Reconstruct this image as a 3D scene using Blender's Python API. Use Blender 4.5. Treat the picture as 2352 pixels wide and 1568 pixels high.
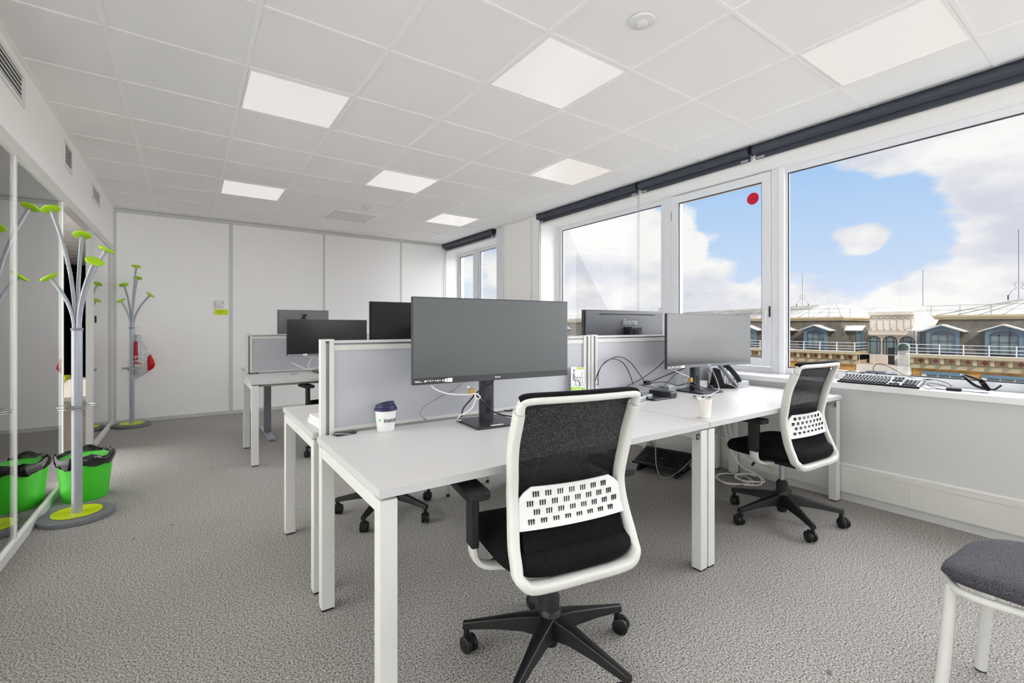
import bpy, bmesh, math, random
from mathutils import Vector, Matrix, Euler
random.seed(4)
for o in list(bpy.data.objects): bpy.data.objects.remove(o)
SC = bpy.context.scene
COL = SC.collection
PI = math.pi
# ------------------------------------------------------------------ camera
F, HY, CX, YAW, H = 1063.8, 749.3, 1176.0, .6095, 1.205
cs, sn = math.cos(YAW), math.sin(YAW)
cam = bpy.data.cameras.new('camera'); camo = bpy.data.objects.new('camera', cam); COL.objects.link(camo)
camo.location = (0, 0, H); camo.rotation_euler = (PI/2, 0, -YAW)
cam.sensor_width = 36; cam.lens = 36*F/2352; cam.shift_y = -34.7/2352; cam.clip_start = .05; cam.clip_end = 500
SC.camera = camo
# ------------------------------------------------------------------ colour management
SC.view_settings.view_transform = 'Standard'; SC.view_settings.look = 'None'
SC.view_settings.gamma = 1; SC.view_settings.use_curve_mapping = False
SC.view_settings.exposure = 0.0
SC.cycles.max_bounces = 14; SC.cycles.diffuse_bounces = 7; SC.cycles.transparent_max_bounces = 24
SC.cycles.sample_clamp_indirect = 6

def C(r, g, b):
    f = lambda v: (v/255/12.92) if v/255 <= .04045 else ((v/255+.055)/1.055)**2.4
    return (f(r), f(g), f(b), 1)
# ------------------------------------------------------------------ world: summer sky with clouds
W = bpy.data.worlds.new('sky'); SC.world = W; W.use_nodes = True
nt = W.node_tree; nt.nodes.clear(); N = nt.nodes.new; L = nt.links.new
wo = N('ShaderNodeOutputWorld'); bg = N('ShaderNodeBackground'); L(bg.outputs[0], wo.inputs[0])
tc = N('ShaderNodeTexCoord'); sep = N('ShaderNodeSeparateXYZ'); L(tc.outputs['Generated'], sep.inputs[0])
rb = N('ShaderNodeValToRGB'); L(sep.outputs[2], rb.inputs[0])
rb.color_ramp.elements[0].position = 0.0; rb.color_ramp.elements[0].color = C(222, 230, 246)
rb.color_ramp.elements[1].position = .62; rb.color_ramp.elements[1].color = C(124, 174, 234)
e = rb.color_ramp.elements.new(.14); e.color = C(198, 220, 248)
e = rb.color_ramp.elements.new(.32); e.color = C(160, 200, 243)
mp = N('ShaderNodeMapping'); L(tc.outputs['Generated'], mp.inputs[0]); mp.inputs['Scale'].default_value = (1, 1, 2.2); mp.inputs['Location'].default_value = (2.2, 8.4, 6.6)
n1 = N('ShaderNodeTexNoise'); n1.inputs['Scale'].default_value = 4.2; n1.inputs['Detail'].default_value = 9; n1.inputs['Roughness'].default_value = .56
L(mp.outputs[0], n1.inputs[0])
lowz = N('ShaderNodeMapRange'); L(sep.outputs[2], lowz.inputs[0]); lowz.inputs[1].default_value = .0; lowz.inputs[2].default_value = .3
lowz.inputs[3].default_value = .10; lowz.inputs[4].default_value = -.02
ad = N('ShaderNodeMath'); ad.operation = 'ADD'; L(n1.outputs[0], ad.inputs[0]); L(lowz.outputs[0], ad.inputs[1])
# cloud banks and clear gaps: centre azimuth / elevation (degrees), radius (degrees), amount
for azi, ele, rad, amp in ((45.5, 9, 12, .10), (47, 5, 11, .10), (43, 6, 10, .08), (60, 4, 9, .07), (62, 13, 9, -.20), (58, 17, 8, -.12), (70, 10, 9, -.20), (78, 10, 6, -.16),
        (71.5, 17, 5.5, .15), (78, 15.5, 7, .20), (84, 13.5, 8, .20), (71.0, 8.2, 2.4, .15), (72.6, 8.5, 2.2, .15), (81.5, 6.8, 3.6, .24), (77, 4, 5, .10), (67.5, 4, 4, .10), (55.5, 12.5, 2.2, .2), (56, 9, 2.2, .2)):
    a_, e_ = math.radians(azi), math.radians(ele); dp = N('ShaderNodeVectorMath'); dp.operation = 'DOT_PRODUCT'
    nv = N('ShaderNodeVectorMath'); nv.operation = 'NORMALIZE'; L(tc.outputs['Generated'], nv.inputs[0]); L(nv.outputs[0], dp.inputs[0])
    dp.inputs[1].default_value = (math.sin(a_)*math.cos(e_), math.cos(a_)*math.cos(e_), math.sin(e_))
    mr_ = N('ShaderNodeMapRange'); mr_.interpolation_type = 'SMOOTHSTEP'; L(dp.outputs['Value'], mr_.inputs[0]); mr_.inputs[1].default_value = math.cos(math.radians(rad)); mr_.inputs[2].default_value = 1
    mr_.inputs[3].default_value = 0; mr_.inputs[4].default_value = amp
    a2 = N('ShaderNodeMath'); a2.operation = 'ADD'; L(ad.outputs[0], a2.inputs[0]); L(mr_.outputs[0], a2.inputs[1]); ad = a2
cm = N('ShaderNodeValToRGB'); L(ad.outputs[0], cm.inputs[0])
cm.color_ramp.elements[0].position = .475; cm.color_ramp.elements[0].color = (0, 0, 0, 1)
cm.color_ramp.elements[1].position = .565; cm.color_ramp.elements[1].color = (1, 1, 1, 1)
n2 = N('ShaderNodeTexNoise'); n2.inputs['Scale'].default_value = 5.5; n2.inputs['Detail'].default_value = 8; L(mp.outputs[0], n2.inputs[0])
cc = N('ShaderNodeValToRGB'); L(n2.outputs[0], cc.inputs[0])
cc.color_ramp.elements[0].position = .38; cc.color_ramp.elements[0].color = C(218, 219, 230)
cc.color_ramp.elements[1].position = .56; cc.color_ramp.elements[1].color = C(254, 251, 248)
mx = N('ShaderNodeMixRGB'); L(cm.outputs[0], mx.inputs[0]); L(rb.outputs[0], mx.inputs[1]); L(cc.outputs[0], mx.inputs[2])
below = N('ShaderNodeMath'); below.operation = 'LESS_THAN'; L(sep.outputs[2], below.inputs[0]); below.inputs[1].default_value = -.03
mx2 = N('ShaderNodeMixRGB'); L(below.outputs[0], mx2.inputs[0]); L(mx.outputs[0], mx2.inputs[1]); mx2.inputs[2].default_value = C(200, 195, 188)
L(mx2.outputs[0], bg.inputs[0]); bg.inputs[1].default_value = 1.02
# ------------------------------------------------------------------ lights
def sun(name, travel, strength, angle, col=(1, 1, 1)):
    l = bpy.data.lights.new(name, 'SUN'); l.energy = strength; l.angle = math.radians(angle); l.color = col
    o = bpy.data.objects.new(name, l); COL.objects.link(o)
    o.rotation_euler = Vector(travel).to_track_quat('-Z', 'Y').to_euler(); return o
sun('sun', (.50, .58, -.64), 2.5, .6, (1, .96, .88))
K_SKYFILL, K_LAMP, K_REAR, K_UP, K_LEFT, K_DOWN = 13.5, .62, 1.3, 1.25, 16.0, .9
sun('sky_fill', (-.80, .12, -.38), K_SKYFILL, 110, (1, .99, .98))  # added broad sun lamp, fill that boosts the skylight through the windows
def area(name, loc, aim, sx, sy, rad, col=(1, 1, 1)):
    l = bpy.data.lights.new(name, 'AREA'); l.shape = 'RECTANGLE'; l.size = sx; l.size_y = sy; l.energy = rad*sx*sy*PI; l.color = col
    o = bpy.data.objects.new(name, l); COL.objects.link(o); o.location = loc; o.rotation_euler = Vector(aim).to_track_quat('-Z', 'Y').to_euler(); return o
area('rear_fill', (1.5, -3.3, 1.45), (0, 1, .12), 4.2, 2.2, K_REAR)  # added fill lamp behind the camera
area('rear_up_fill', (1.5, -1.9, .8), (0, .3, 1), 4.2, 1.8, K_UP)  # unseen fill lamp aimed upward, added to brighten the ceiling
for a_ in (area('meeting_room_fill', (-2.4, 1.5, 2.6), (0, 0, -1), 2.4, 6, K_LEFT), area('corridor_fill', (-2.4, 7.5, 2.6), (0, 0, -1), 1.8, 3, K_LEFT*.6)): a_.data.spread = math.radians(135)  # two added fill lamps beyond the glass wall, not real fittings
LAMP = K_LAMP          # radiance of the ceiling light panels

# ------------------------------------------------------------------ pixel rays onto known planes
def ray(px, py):
    u = (px-CX)/F; v = -(py-HY)/F
    return (sn+cs*u, cs-sn*u, v)
def PZ(px, py, z): r = ray(px, py); t = (z-H)/r[2]; return Vector((r[0]*t, r[1]*t, z))
def PX(px, py, x): r = ray(px, py); t = x/r[0]; return Vector((x, r[1]*t, H+r[2]*t))
def PY(px, py, y): r = ray(px, py); t = y/r[1]; return Vector((r[0]*t, y, H+r[2]*t))

# ------------------------------------------------------------------ materials
def mat(name, col, rough=.5, metal=0, spec=.5, emit=None, es=0, alpha=1, trans=0, ior=1.45, coat=0):
    m = bpy.data.materials.new(name); m.use_nodes = True; b = m.node_tree.nodes['Principled BSDF']
    b.inputs['Base Color'].default_value = col; b.inputs['Roughness'].default_value = rough
    b.inputs['Metallic'].default_value = metal; b.inputs['Specular IOR Level'].default_value = spec
    b.inputs['IOR'].default_value = ior; b.inputs['Alpha'].default_value = alpha
    b.inputs['Transmission Weight'].default_value = trans; b.inputs['Coat Weight'].default_value = coat
    if emit: b.inputs['Emission Color'].default_value = emit; b.inputs['Emission Strength'].default_value = es
    return m
def vary(m, scale, c0, c1, detail=4, p0=.35, p1=.65, bump=0, coord='Object', stretch=(1, 1, 1), rough=None):
    t = m.node_tree; b = t.nodes['Principled BSDF']; N = t.nodes.new; L = t.links.new
    co = N('ShaderNodeTexCoord'); mp = N('ShaderNodeMapping'); mp.inputs['Scale'].default_value = stretch
    n = N('ShaderNodeTexNoise'); n.inputs['Scale'].default_value = scale; n.inputs['Detail'].default_value = detail
    L(co.outputs[coord], mp.inputs[0]); L(mp.outputs[0], n.inputs[0])
    r = N('ShaderNodeValToRGB'); r.color_ramp.elements[0].position = p0; r.color_ramp.elements[0].color = c0
    r.color_ramp.elements[1].position = p1; r.color_ramp.elements[1].color = c1
    L(n.outputs[0], r.inputs[0]); L(r.outputs[0], b.inputs['Base Color'])
    if bump:
        bp = N('ShaderNodeBump'); bp.inputs['Strength'].default_value = bump; bp.inputs['Distance'].default_value = .004
        L(n.outputs[0], bp.inputs['Height']); L(bp.outputs[0], b.inputs['Normal'])
    return m
def carpet_mat():
    m = mat('carpet', C(150, 147, 144), .95, spec=.1); t = m.node_tree; b = t.nodes['Principled BSDF']; N = t.nodes.new; L = t.links.new
    co = N('ShaderNodeTexCoord')
    a = N('ShaderNodeTexNoise'); a.inputs['Scale'].default_value = 150; a.inputs['Detail'].default_value = 3; a.inputs['Roughness'].default_value = .7
    L(co.outputs['Object'], a.inputs[0])
    r = N('ShaderNodeValToRGB'); r.color_ramp.elements[0].position = .36; r.color_ramp.elements[0].color = C(70, 68, 67)
    r.color_ramp.elements[1].position = .64; r.color_ramp.elements[1].color = C(206, 202, 198)
    L(a.outputs[0], r.inputs[0])
    d = N('ShaderNodeTexNoise'); d.inputs['Scale'].default_value = 1.3; d.inputs['Detail'].default_value = 3; L(co.outputs['Object'], d.inputs[0])
    r2 = N('ShaderNodeValToRGB'); r2.color_ramp.elements[0].position = .3; r2.color_ramp.elements[0].color = (.90, .89, .87, 1)
    r2.color_ramp.elements[1].position = .7; r2.color_ramp.elements[1].color = (1, 1, 1, 1); L(d.outputs[0], r2.inputs[0])
    mu = N('ShaderNodeMixRGB'); mu.blend_type = 'MULTIPLY'; mu.inputs[0].default_value = 1; L(r.outputs[0], mu.inputs[1]); L(r2.outputs[0], mu.inputs[2])
    # small dark stains worn into the pile
    s = N('ShaderNodeTexNoise'); s.inputs['Scale'].default_value = 9; s.inputs['Detail'].default_value = 2; L(co.outputs['Object'], s.inputs[0])
    r3 = N('ShaderNodeValToRGB'); r3.color_ramp.elements[0].position = .745; r3.color_ramp.elements[0].color = (1, 1, 1, 1)
    r3.color_ramp.elements[1].position = .79; r3.color_ramp.elements[1].color = (.45, .43, .4, 1); L(s.outputs[0], r3.inputs[0])
    mu2 = N('ShaderNodeMixRGB'); mu2.blend_type = 'MULTIPLY'; mu2.inputs[0].default_value = 1; L(mu.outputs[0], mu2.inputs[1]); L(r3.outputs[0], mu2.inputs[2])
    L(mu2.outputs[0], b.inputs['Base Color'])
    bp = N('ShaderNodeBump'); bp.inputs['Strength'].default_value = .12; bp.inputs['Distance'].default_value = .002
    L(a.outputs[0], bp.inputs['Height']); L(bp.outputs[0], b.inputs['Normal']); return m
def glass_mat(name, tint, refl=1.0, rough=0.0):
    m = bpy.data.materials.new(name); m.use_nodes = True; t = m.node_tree; t.nodes.clear(); N = t.nodes.new; L = t.links.new
    o = N('ShaderNodeOutputMaterial'); mx = N('ShaderNodeMixShader'); tr = N('ShaderNodeBsdfTransparent'); gl = N('ShaderNodeBsdfGlossy')
    tr.inputs[0].default_value = tint; gl.inputs['Roughness'].default_value = rough; gl.inputs[0].default_value = (1, 1, 1, 1)
    fr = N('ShaderNodeFresnel'); fr.inputs[0].default_value = 1.5; k = N('ShaderNodeMath'); k.operation = 'MULTIPLY'; k.inputs[1].default_value = refl; k.use_clamp = True
    L(fr.outputs[0], k.inputs[0]); L(k.outputs[0], mx.inputs[0]); L(tr.outputs[0], mx.inputs[1]); L(gl.outputs[0], mx.inputs[2]); L(mx.outputs[0], o.inputs[0])
    return m
def mesh_fabric():
    m = mat('mesh_fabric', C(21, 21, 23), .75, spec=.25); t = m.node_tree; b = t.nodes['Principled BSDF']; N = t.nodes.new; L = t.links.new
    out = t.nodes['Material Output']; tr = N('ShaderNodeBsdfTransparent'); mx = N('ShaderNodeMixShader')
    co = N('ShaderNodeTexCoord'); n = N('ShaderNodeTexNoise'); n.inputs['Scale'].default_value = 420; n.inputs['Detail'].default_value = 1; L(co.outputs['Object'], n.inputs[0])
    mr = N('ShaderNodeMapRange'); L(n.outputs[0], mr.inputs[0]); mr.inputs[1].default_value = .4; mr.inputs[2].default_value = .75; mr.inputs[3].default_value = .0; mr.inputs[4].default_value = .16
    L(mr.outputs[0], mx.inputs[0]); L(b.outputs[0], mx.inputs[1]); L(tr.outputs[0], mx.inputs[2]); L(mx.outputs[0], out.inputs[0]); return m
def brick_mat(name, c1, c2, cm_, scale, bw=.5, rh=.25):
    m = mat(name, c1, .9, spec=.2); t = m.node_tree; b = t.nodes['Principled BSDF']; N = t.nodes.new; L = t.links.new
    co = N('ShaderNodeTexCoord'); sp = N('ShaderNodeSeparateXYZ'); cb = N('ShaderNodeCombineXYZ'); L(co.outputs['Object'], sp.inputs[0])
    L(sp.outputs[1], cb.inputs[0]); L(sp.outputs[2], cb.inputs[1])
    br = N('ShaderNodeTexBrick'); br.inputs['Scale'].default_value = scale; br.inputs['Color1'].default_value = c1; br.inputs['Color2'].default_value = c2
    br.inputs['Mortar'].default_value = cm_; br.inputs['Mortar Size'].default_value = .012; br.inputs['Brick Width'].default_value = bw; br.inputs['Row Height'].default_value = rh
    L(cb.outputs[0], br.inputs[0])
    n = N('ShaderNodeTexNoise'); n.inputs['Scale'].default_value = 1.5; n.inputs['Detail'].default_value = 6; L(co.outputs['Object'], n.inputs[0])
    r = N('ShaderNodeValToRGB'); r.color_ramp.elements[0].position = .3; r.color_ramp.elements[0].color = (.68, .66, .62, 1); r.color_ramp.elements[1].position = .7; r.color_ramp.elements[1].color = (1.1, 1.1, 1.1, 1); L(n.outputs[0], r.inputs[0])
    mu = N('ShaderNodeMixRGB'); mu.blend_type = 'MULTIPLY'; mu.inputs[0].default_value = 1; L(br.outputs[0], mu.inputs[1]); L(r.outputs[0], mu.inputs[2]); L(mu.outputs[0], b.inputs['Base Color']); return m
def emit_mat(name, col, s, gloss=True):
    return mat(name, C(140, 140, 140), .22, spec=.6, emit=col, es=s)
MT = dict(
    carpet=carpet_mat(),
    wall=mat('wall_white', C(245, 244, 242), .55, spec=.3),
    wall2=mat('panel_white', C(245, 244, 244), .5, spec=.3),
    sillw=mat('sill_white', C(238, 238, 240), .32),
    apron=mat('apron_grey_white', C(206, 206, 206), .5),
    tile=mat('ceiling_tile', C(246, 245, 244), .8, spec=.2),
    tbar=mat('ceiling_bar', C(250, 249, 248), .4),
    strip=mat('grey_strip', C(205, 205, 203), .45),
    pvc=mat('window_frame', C(225, 227, 232), .35),
    pvcd=mat('window_gasket', C(60, 62, 70), .5),
    desk=mat('desk_laminate', C(207, 205, 205), .38),
    edge=mat('desk_edge', C(192, 194, 194), .45),
    legw=mat('leg_white_metal', C(212, 212, 209), .4),
    black=mat('black_plastic', C(22, 22, 24), .42),
    blackm=mat('black_matt', C(26, 26, 28), .7),
    blacks=mat('black_satin', C(30, 31, 35), .3),
    seat=mat('seat_fabric', C(16, 16, 18), .9, spec=.15),
    fabric=mesh_fabric(),
    whitep=mat('white_plastic', C(214, 214, 210), .42),
    whiteb=mat('white_bright', C(228, 228, 228), .5),
    chrome=mat('chrome', C(190, 190, 195), .22, 1),
    steel=mat('satin_steel', C(176, 180, 186), .3, .75),
    silver=mat('silver_paint', C(168, 172, 180), .35, .35),
    greymet=mat('grey_metal', C(120, 124, 128), .4, .3),
    olive=mat('beam_grey', C(190, 190, 184), .5),
    screen=mat('matt_screen', C(84, 87, 89), .38, spec=.55),
    screen2=mat('satin_screen', C(40, 41, 43), .2, spec=.6),
    bezel=mat('bezel_dark', C(58, 60, 63), .45),
    bezel2=mat('bezel_grey', C(104, 105, 110), .45),
    backg=mat('monitor_back_grey', C(92, 94, 100), .38, spec=.6),
    backz=mat('monitor_back_silver', C(112, 113, 116), .4, .3),
    base=mat('base_dark', C(44, 46, 52), .35),
    panel=mat('divider_panel', C(184, 186, 192), .3, spec=.5),
    lime=mat('lime_plastic', C(160, 205, 20), .35),
    lime2=mat('yellow_lime', C(205, 220, 20), .35),
    green=mat('bin_green', C(70, 200, 45), .4),
    liner=mat('bin_liner', C(14, 16, 15), .16, spec=.9),
    dgrey=mat('rack_base_grey', C(112, 115, 120), .6),
    roller=mat('roller_blind_navy', C(56, 60, 72), .5),
    red=mat('red_sticker', C(200, 0, 45), .5),
    redbag=mat('bag_red', C(196, 10, 30), .4),
    whitebag=mat('bag_white', C(214, 216, 216), .45),
    navy=mat('lid_navy', C(30, 32, 78), .35),
    paper=mat('cup_paper', C(236, 233, 226), .6),
    note=mat('sticky_note', C(205, 226, 30), .7),
    noted=mat('note_ink', C(150, 165, 20), .8),
    gold=mat('tape_gold', C(190, 150, 70), .5),
    white=mat('print_white', C(240, 240, 240), .6),
    ink=mat('print_ink', C(34, 34, 42), .6),
    vent=mat('vent_slot', C(30, 29, 27), .8),
    cablew=mat('cable_white', C(232, 230, 226), .45),
    cableg=mat('cable_grey', C(150, 150, 152), .45),
    brown=mat('wood_floor', C(78, 66, 58), .4),
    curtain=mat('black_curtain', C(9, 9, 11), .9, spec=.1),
    stoolf=mat('stool_fabric', C(62, 60, 66), .9, spec=.2),
    glass=glass_mat('window_glass', (.97, .98, .985, 1), .15),
    glassp=glass_mat('partition_glass', (.86, .875, .87, 1), 1.7),
    clear=mat('clear_plastic', C(225, 228, 230), .15, alpha=.5),
    clear2=mat('bottle_plastic', C(232, 230, 224), .12, alpha=.28),
    slate=brick_mat('slate_roof', C(128, 118, 104), C(112, 104, 94), C(92, 86, 78), 1.6, .3, .16),
    brickm=brick_mat('ochre_brick', C(226, 168, 84), C(206, 146, 70), C(196, 160, 110), 1.6, .36, .12),
    zinc=mat('zinc_roof', C(146, 140, 130), .6),
    zinc2=mat('dormer_zinc', C(206, 200, 190), .6),
    cream=mat('cream_render', C(238, 224, 205), .8),
    stone=mat('stone', C(190, 172, 136), .85),
    redtile=mat('red_diamond', C(146, 62, 48), .8),
    blue=mat('blue_wood', C(98, 120, 132), .6),
    blued=mat('blue_frame', C(88, 96, 110), .6),
    lintel=mat('blue_lintel', C(104, 130, 146), .7),
    pane=mat('window_pane_dark', C(116, 132, 130), .15, spec=.8),
    paned=mat('window_pane_black', C(56, 56, 56), .15, spec=.8),
    mullion=mat('dark_mullion', C(62, 48, 44), .6),
    rail=mat('white_rail', C(228, 224, 222), .5),
    railg=mat('grey_rail', C(140, 140, 142), .5),
    terr=mat('terrace_tile', C(205, 165, 130), .8),
    boxg=mat('vent_box_grey', C(98, 103, 106), .6),
    boxl=mat('vent_box_lilac', C(178, 182, 206), .6),
    street=mat('street', C(150, 148, 144), .9),
)
vary(MT['seat'], 250, C(12, 12, 14), C(26, 26, 29))
vary(MT['stoolf'], 330, C(46, 44, 50), C(98, 96, 104), bump=.25)
vary(MT['liner'], 26, C(8, 9, 9), C(30, 34, 32), bump=1.0)
vary(MT['zinc'], 1.2, C(134, 127, 118), C(160, 154, 143))
vary(MT['cream'], .8, C(226, 210, 190), C(244, 232, 216))
vary(MT['terr'], 2, C(190, 150, 120), C(222, 190, 160))
vary(MT['whitebag'], 60, C(190, 192, 194), C(228, 229, 229), bump=.3)
vary(MT['brown'], 6, C(62, 52, 46), C(88, 76, 68), stretch=(6, .5, 1))

# ------------------------------------------------------------------ mesh helpers
class M:
    def __init__(s): s.v = []; s.f = []; s.mi = []; s.cur = 0
    def add(s, vs, fs, X=None):
        k = len(s.v)
        s.v += [tuple(X @ Vector(p)) if X is not None else tuple(p) for p in vs]
        s.f += [tuple(i+k for i in f) for f in fs]; s.mi += [s.cur]*len(fs); return s
    def box(s, x0, x1, y0, y1, z0, z1, X=None):
        vs = [(x, y, z) for z in (z0, z1) for y in (y0, y1) for x in (x0, x1)]
        return s.add(vs, [(0, 2, 3, 1), (4, 5, 7, 6), (0, 1, 5, 4), (2, 6, 7, 3), (0, 4, 6, 2), (1, 3, 7, 5)], X)
    def cbox(s, c, d, X=None):
        return s.box(c[0]-d[0]/2, c[0]+d[0]/2, c[1]-d[1]/2, c[1]+d[1]/2, c[2]-d[2]/2, c[2]+d[2]/2, X)
    def rings(s, rings, closed=False, caps=True, X=None):
        n = len(rings[0]); vs = [p for r in rings for p in r]; fs = []
        R = len(rings)
        for i in range(R if closed else R-1):
            j = (i+1) % R
            for k in range(n): fs.append((i*n+k, i*n+(k+1) % n, j*n+(k+1) % n, j*n+k))
        if caps and not closed: fs.append(tuple(range(n-1, -1, -1))); fs.append(tuple((R-1)*n+k for k in range(n)))
        return s.add(vs, fs, X)
    def rev(s, prof, n=32, c=(0, 0, 0), sx=1, sy=1, X=None, caps=True):
        rs = [[(c[0]+r*sx*math.cos(2*PI*k/n), c[1]+r*sy*math.sin(2*PI*k/n), c[2]+z) for k in range(n)] for r, z in prof]
        return s.rings(rs, caps=caps, X=X)
    def cyl(s, c, r, h, n=24, X=None): return s.rev([(r, 0), (r, h)], n, c, X=X)
    def tube(s, pts, r, n=8, closed=False, caps=True, X=None, shape=None, upv=None):
        pts = [Vector(p) for p in pts]; m = len(pts); rs = []; up = None
        for i, p in enumerate(pts):
            if closed: t = pts[(i+1) % m]-pts[i-1]
            else: t = pts[min(i+1, m-1)]-pts[max(i-1, 0)]
            if t.length < 1e-9: t = Vector((0, 0, 1))
            t.normalize()
            if upv is not None: up = Vector(upv)
            elif up is None: up = Vector((0, 0, 1)) if abs(t.z) < .9 else Vector((1, 0, 0))
            a = up-t*up.dot(t)
            if a.length < 1e-6: a = Vector((1, 0, 0))-t*t.x
            a.normalize(); b = t.cross(a)
            if upv is None: up = a
            if shape:
                w, h = shape(i/(m-1 if not closed else m)) if callable(shape) else shape
                ring = []
                for k in range(n):
                    an = 2*PI*k/n; ca, sa = math.cos(an), math.sin(an); e = .55
                    ring.append(p+a*(h*math.copysign(abs(sa)**e, sa))+b*(w*math.copysign(abs(ca)**e, ca)))
                rs.append(ring)
            else:
                rr = r(i/(m-1)) if callable(r) else r
                rs.append([p+a*(rr*math.cos(2*PI*k/n))+b*(rr*math.sin(2*PI*k/n)) for k in range(n)])
        return s.rings(rs, closed, caps, X)
    def prism(s, poly, fn, a, b, X=None):   # poly 2-D points, fn(u,v,w)->xyz
        n = len(poly); vs = [fn(u, v, a) for u, v in poly]+[fn(u, v, b) for u, v in poly]
        fs = [tuple(range(n-1, -1, -1)), tuple(range(n, 2*n))]+[(i, (i+1) % n, n+(i+1) % n, n+i) for i in range(n)]
        return s.add(vs, fs, X)
    def grid(s, P, X=None):   # P rows of points
        r, c = len(P), len(P[0]); return s.add([p for row in P for p in row], [(i*c+j, i*c+j+1, (i+1)*c+j+1, (i+1)*c+j) for i in range(r-1) for j in range(c-1)], X)
    def shell(s, P, off):     # closed slab: surface P and P shifted by off (vector)
        r, c = len(P), len(P[0]); o = Vector(off); vs = [Vector(p) for row in P for p in row]; vs += [p+o for p in vs]; K = r*c
        fs = [(i*c+j, i*c+j+1, (i+1)*c+j+1, (i+1)*c+j) for i in range(r-1) for j in range(c-1)]
        fs += [tuple(K+q for q in reversed(f)) for f in fs]
        rim = [(0, j) for j in range(c)]+[(i, c-1) for i in range(1, r)]+[(r-1, j) for j in range(c-2, -1, -1)]+[(i, 0) for i in range(r-2, 0, -1)]
        ids = [i*c+j for i, j in rim]
        for a, b in zip(ids, ids[1:]+ids[:1]): fs.append((b, a, K+a, K+b))
        return s.add([tuple(p) for p in vs], fs)
    def build(s, name, m, parent=None, smooth=None, bevel=0, seg=2):
        me = bpy.data.meshes.new(name); me.from_pydata(s.v, [], s.f)
        for x in (m if isinstance(m, (list, tuple)) else [m]): me.materials.append(MT[x] if isinstance(x, str) else x)
        for p, i in zip(me.polygons, s.mi): p.material_index = i
        bm = bmesh.new(); bm.from_mesh(me); bmesh.ops.recalc_face_normals(bm, faces=bm.faces); bm.to_mesh(me); bm.free()
        if smooth is not None:
            for p in me.polygons: p.use_smooth = True
            me.set_sharp_from_angle(angle=math.radians(smooth))
        o = bpy.data.objects.new(name, me); COL.objects.link(o)
        if parent is not None: o.parent = parent
        if bevel:
            b = o.modifiers.new('bevel', 'BEVEL'); b.width = bevel; b.segments = seg; b.limit_method = 'ANGLE'; b.angle_limit = math.radians(35)
        return o
def tag(o, label=None, cat=None, group=None, kind=None):
    if label: o['label'] = label
    if cat: o['category'] = cat
    if group: o['group'] = group
    if kind: o['kind'] = kind
    return o
def thing(name, label, cat, loc=(0, 0, 0), rz=0, group=None):
    o = bpy.data.objects.new(name, None); COL.objects.link(o); o.location = loc; o.rotation_euler = (0, 0, rz); o.empty_display_size = .1
    return tag(o, label, cat, group)
def struct(o): o['kind'] = 'structure'; return o
def dup(root, loc, rz, label, group=None, base=None):
    kids = [c for c in bpy.data.objects if c.parent == root]
    r = root.copy(); COL.objects.link(r); r.location = loc; r.rotation_euler = (0, 0, rz); r['label'] = label
    if group: r['group'] = group
    for ch in kids:
        c = ch.copy(); COL.objects.link(c); c.parent = r
        if base is not None and ch.name.startswith('base_leg'): c.rotation_euler = (0, 0, math.radians(base))
        for g in [q for q in bpy.data.objects if q.parent == ch]:
            d = g.copy(); COL.objects.link(d); d.parent = c
    return r
def spline(pts, n=8, closed=False):
    P = [Vector(p) for p in pts]; out = []; m = len(P)
    rng = range(m if closed else m-1)
    for i in rng:
        if closed: a, b, c, d = P[i-1], P[i], P[(i+1) % m], P[(i+2) % m]
        else: a, b, c, d = P[max(i-1, 0)], P[i], P[i+1], P[min(i+2, m-1)]
        for k in range(n):
            t = k/n
            out.append(.5*((2*b)+(c-a)*t+(2*a-5*b+4*c-d)*t*t+(3*b-a-3*c+d)*t**3))
    if not closed: out.append(P[-1])
    return out
def text(name, s, size, X, m, parent, ext=.0006, align='CENTER', bend=None):
    cu = bpy.data.curves.new(name, 'FONT'); cu.body = s; cu.size = size; cu.extrude = ext; cu.align_x = align; cu.align_y = 'CENTER'; cu.offset = size*.012
    t = bpy.data.objects.new(name, cu); COL.objects.link(t); bpy.context.view_layer.update()
    me = bpy.data.meshes.new_from_object(t.evaluated_get(bpy.context.evaluated_depsgraph_get()))
    bpy.data.objects.remove(t); bpy.data.curves.remove(cu); me.name = name
    for v in me.vertices: v.co = bend(v.co) if bend else X @ v.co
    me.materials.clear(); me.materials.append(MT[m]); o = bpy.data.objects.new(name, me); COL.objects.link(o)
    if parent is not None: o.parent = parent
    return o
def frame(origin, xdir, ydir):   # matrix placing local x,y on given directions
    x = Vector(xdir).normalized(); y = Vector(ydir).normalized(); z = x.cross(y)
    return Matrix(((x.x, y.x, z.x, origin[0]), (x.y, y.y, z.y, origin[1]), (x.z, y.z, z.z, origin[2]), (0, 0, 0, 1)))
def rect_outline(w, h, r, n=5):
    pts = []
    for cx, cy, a0 in ((w/2-r, h/2-r, 0), (-w/2+r, h/2-r, PI/2), (-w/2+r, -h/2+r, PI), (w/2-r, -h/2+r, 1.5*PI)):
        for k in range(n+1): a = a0+PI/2*k/n; pts.append((cx+r*math.cos(a), cy+r*math.sin(a)))
    return pts

# ================================================================== ROOM
ZC = 2.661; XL, XR, YB, YF = -.76, 3.775, 7.48, -3.4
XW = 4.05                     # plane of the windows
struct(M().box(-4.2, XR+.1, YF, 15.2, -.12, 0).build('floor', 'carpet'))
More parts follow.
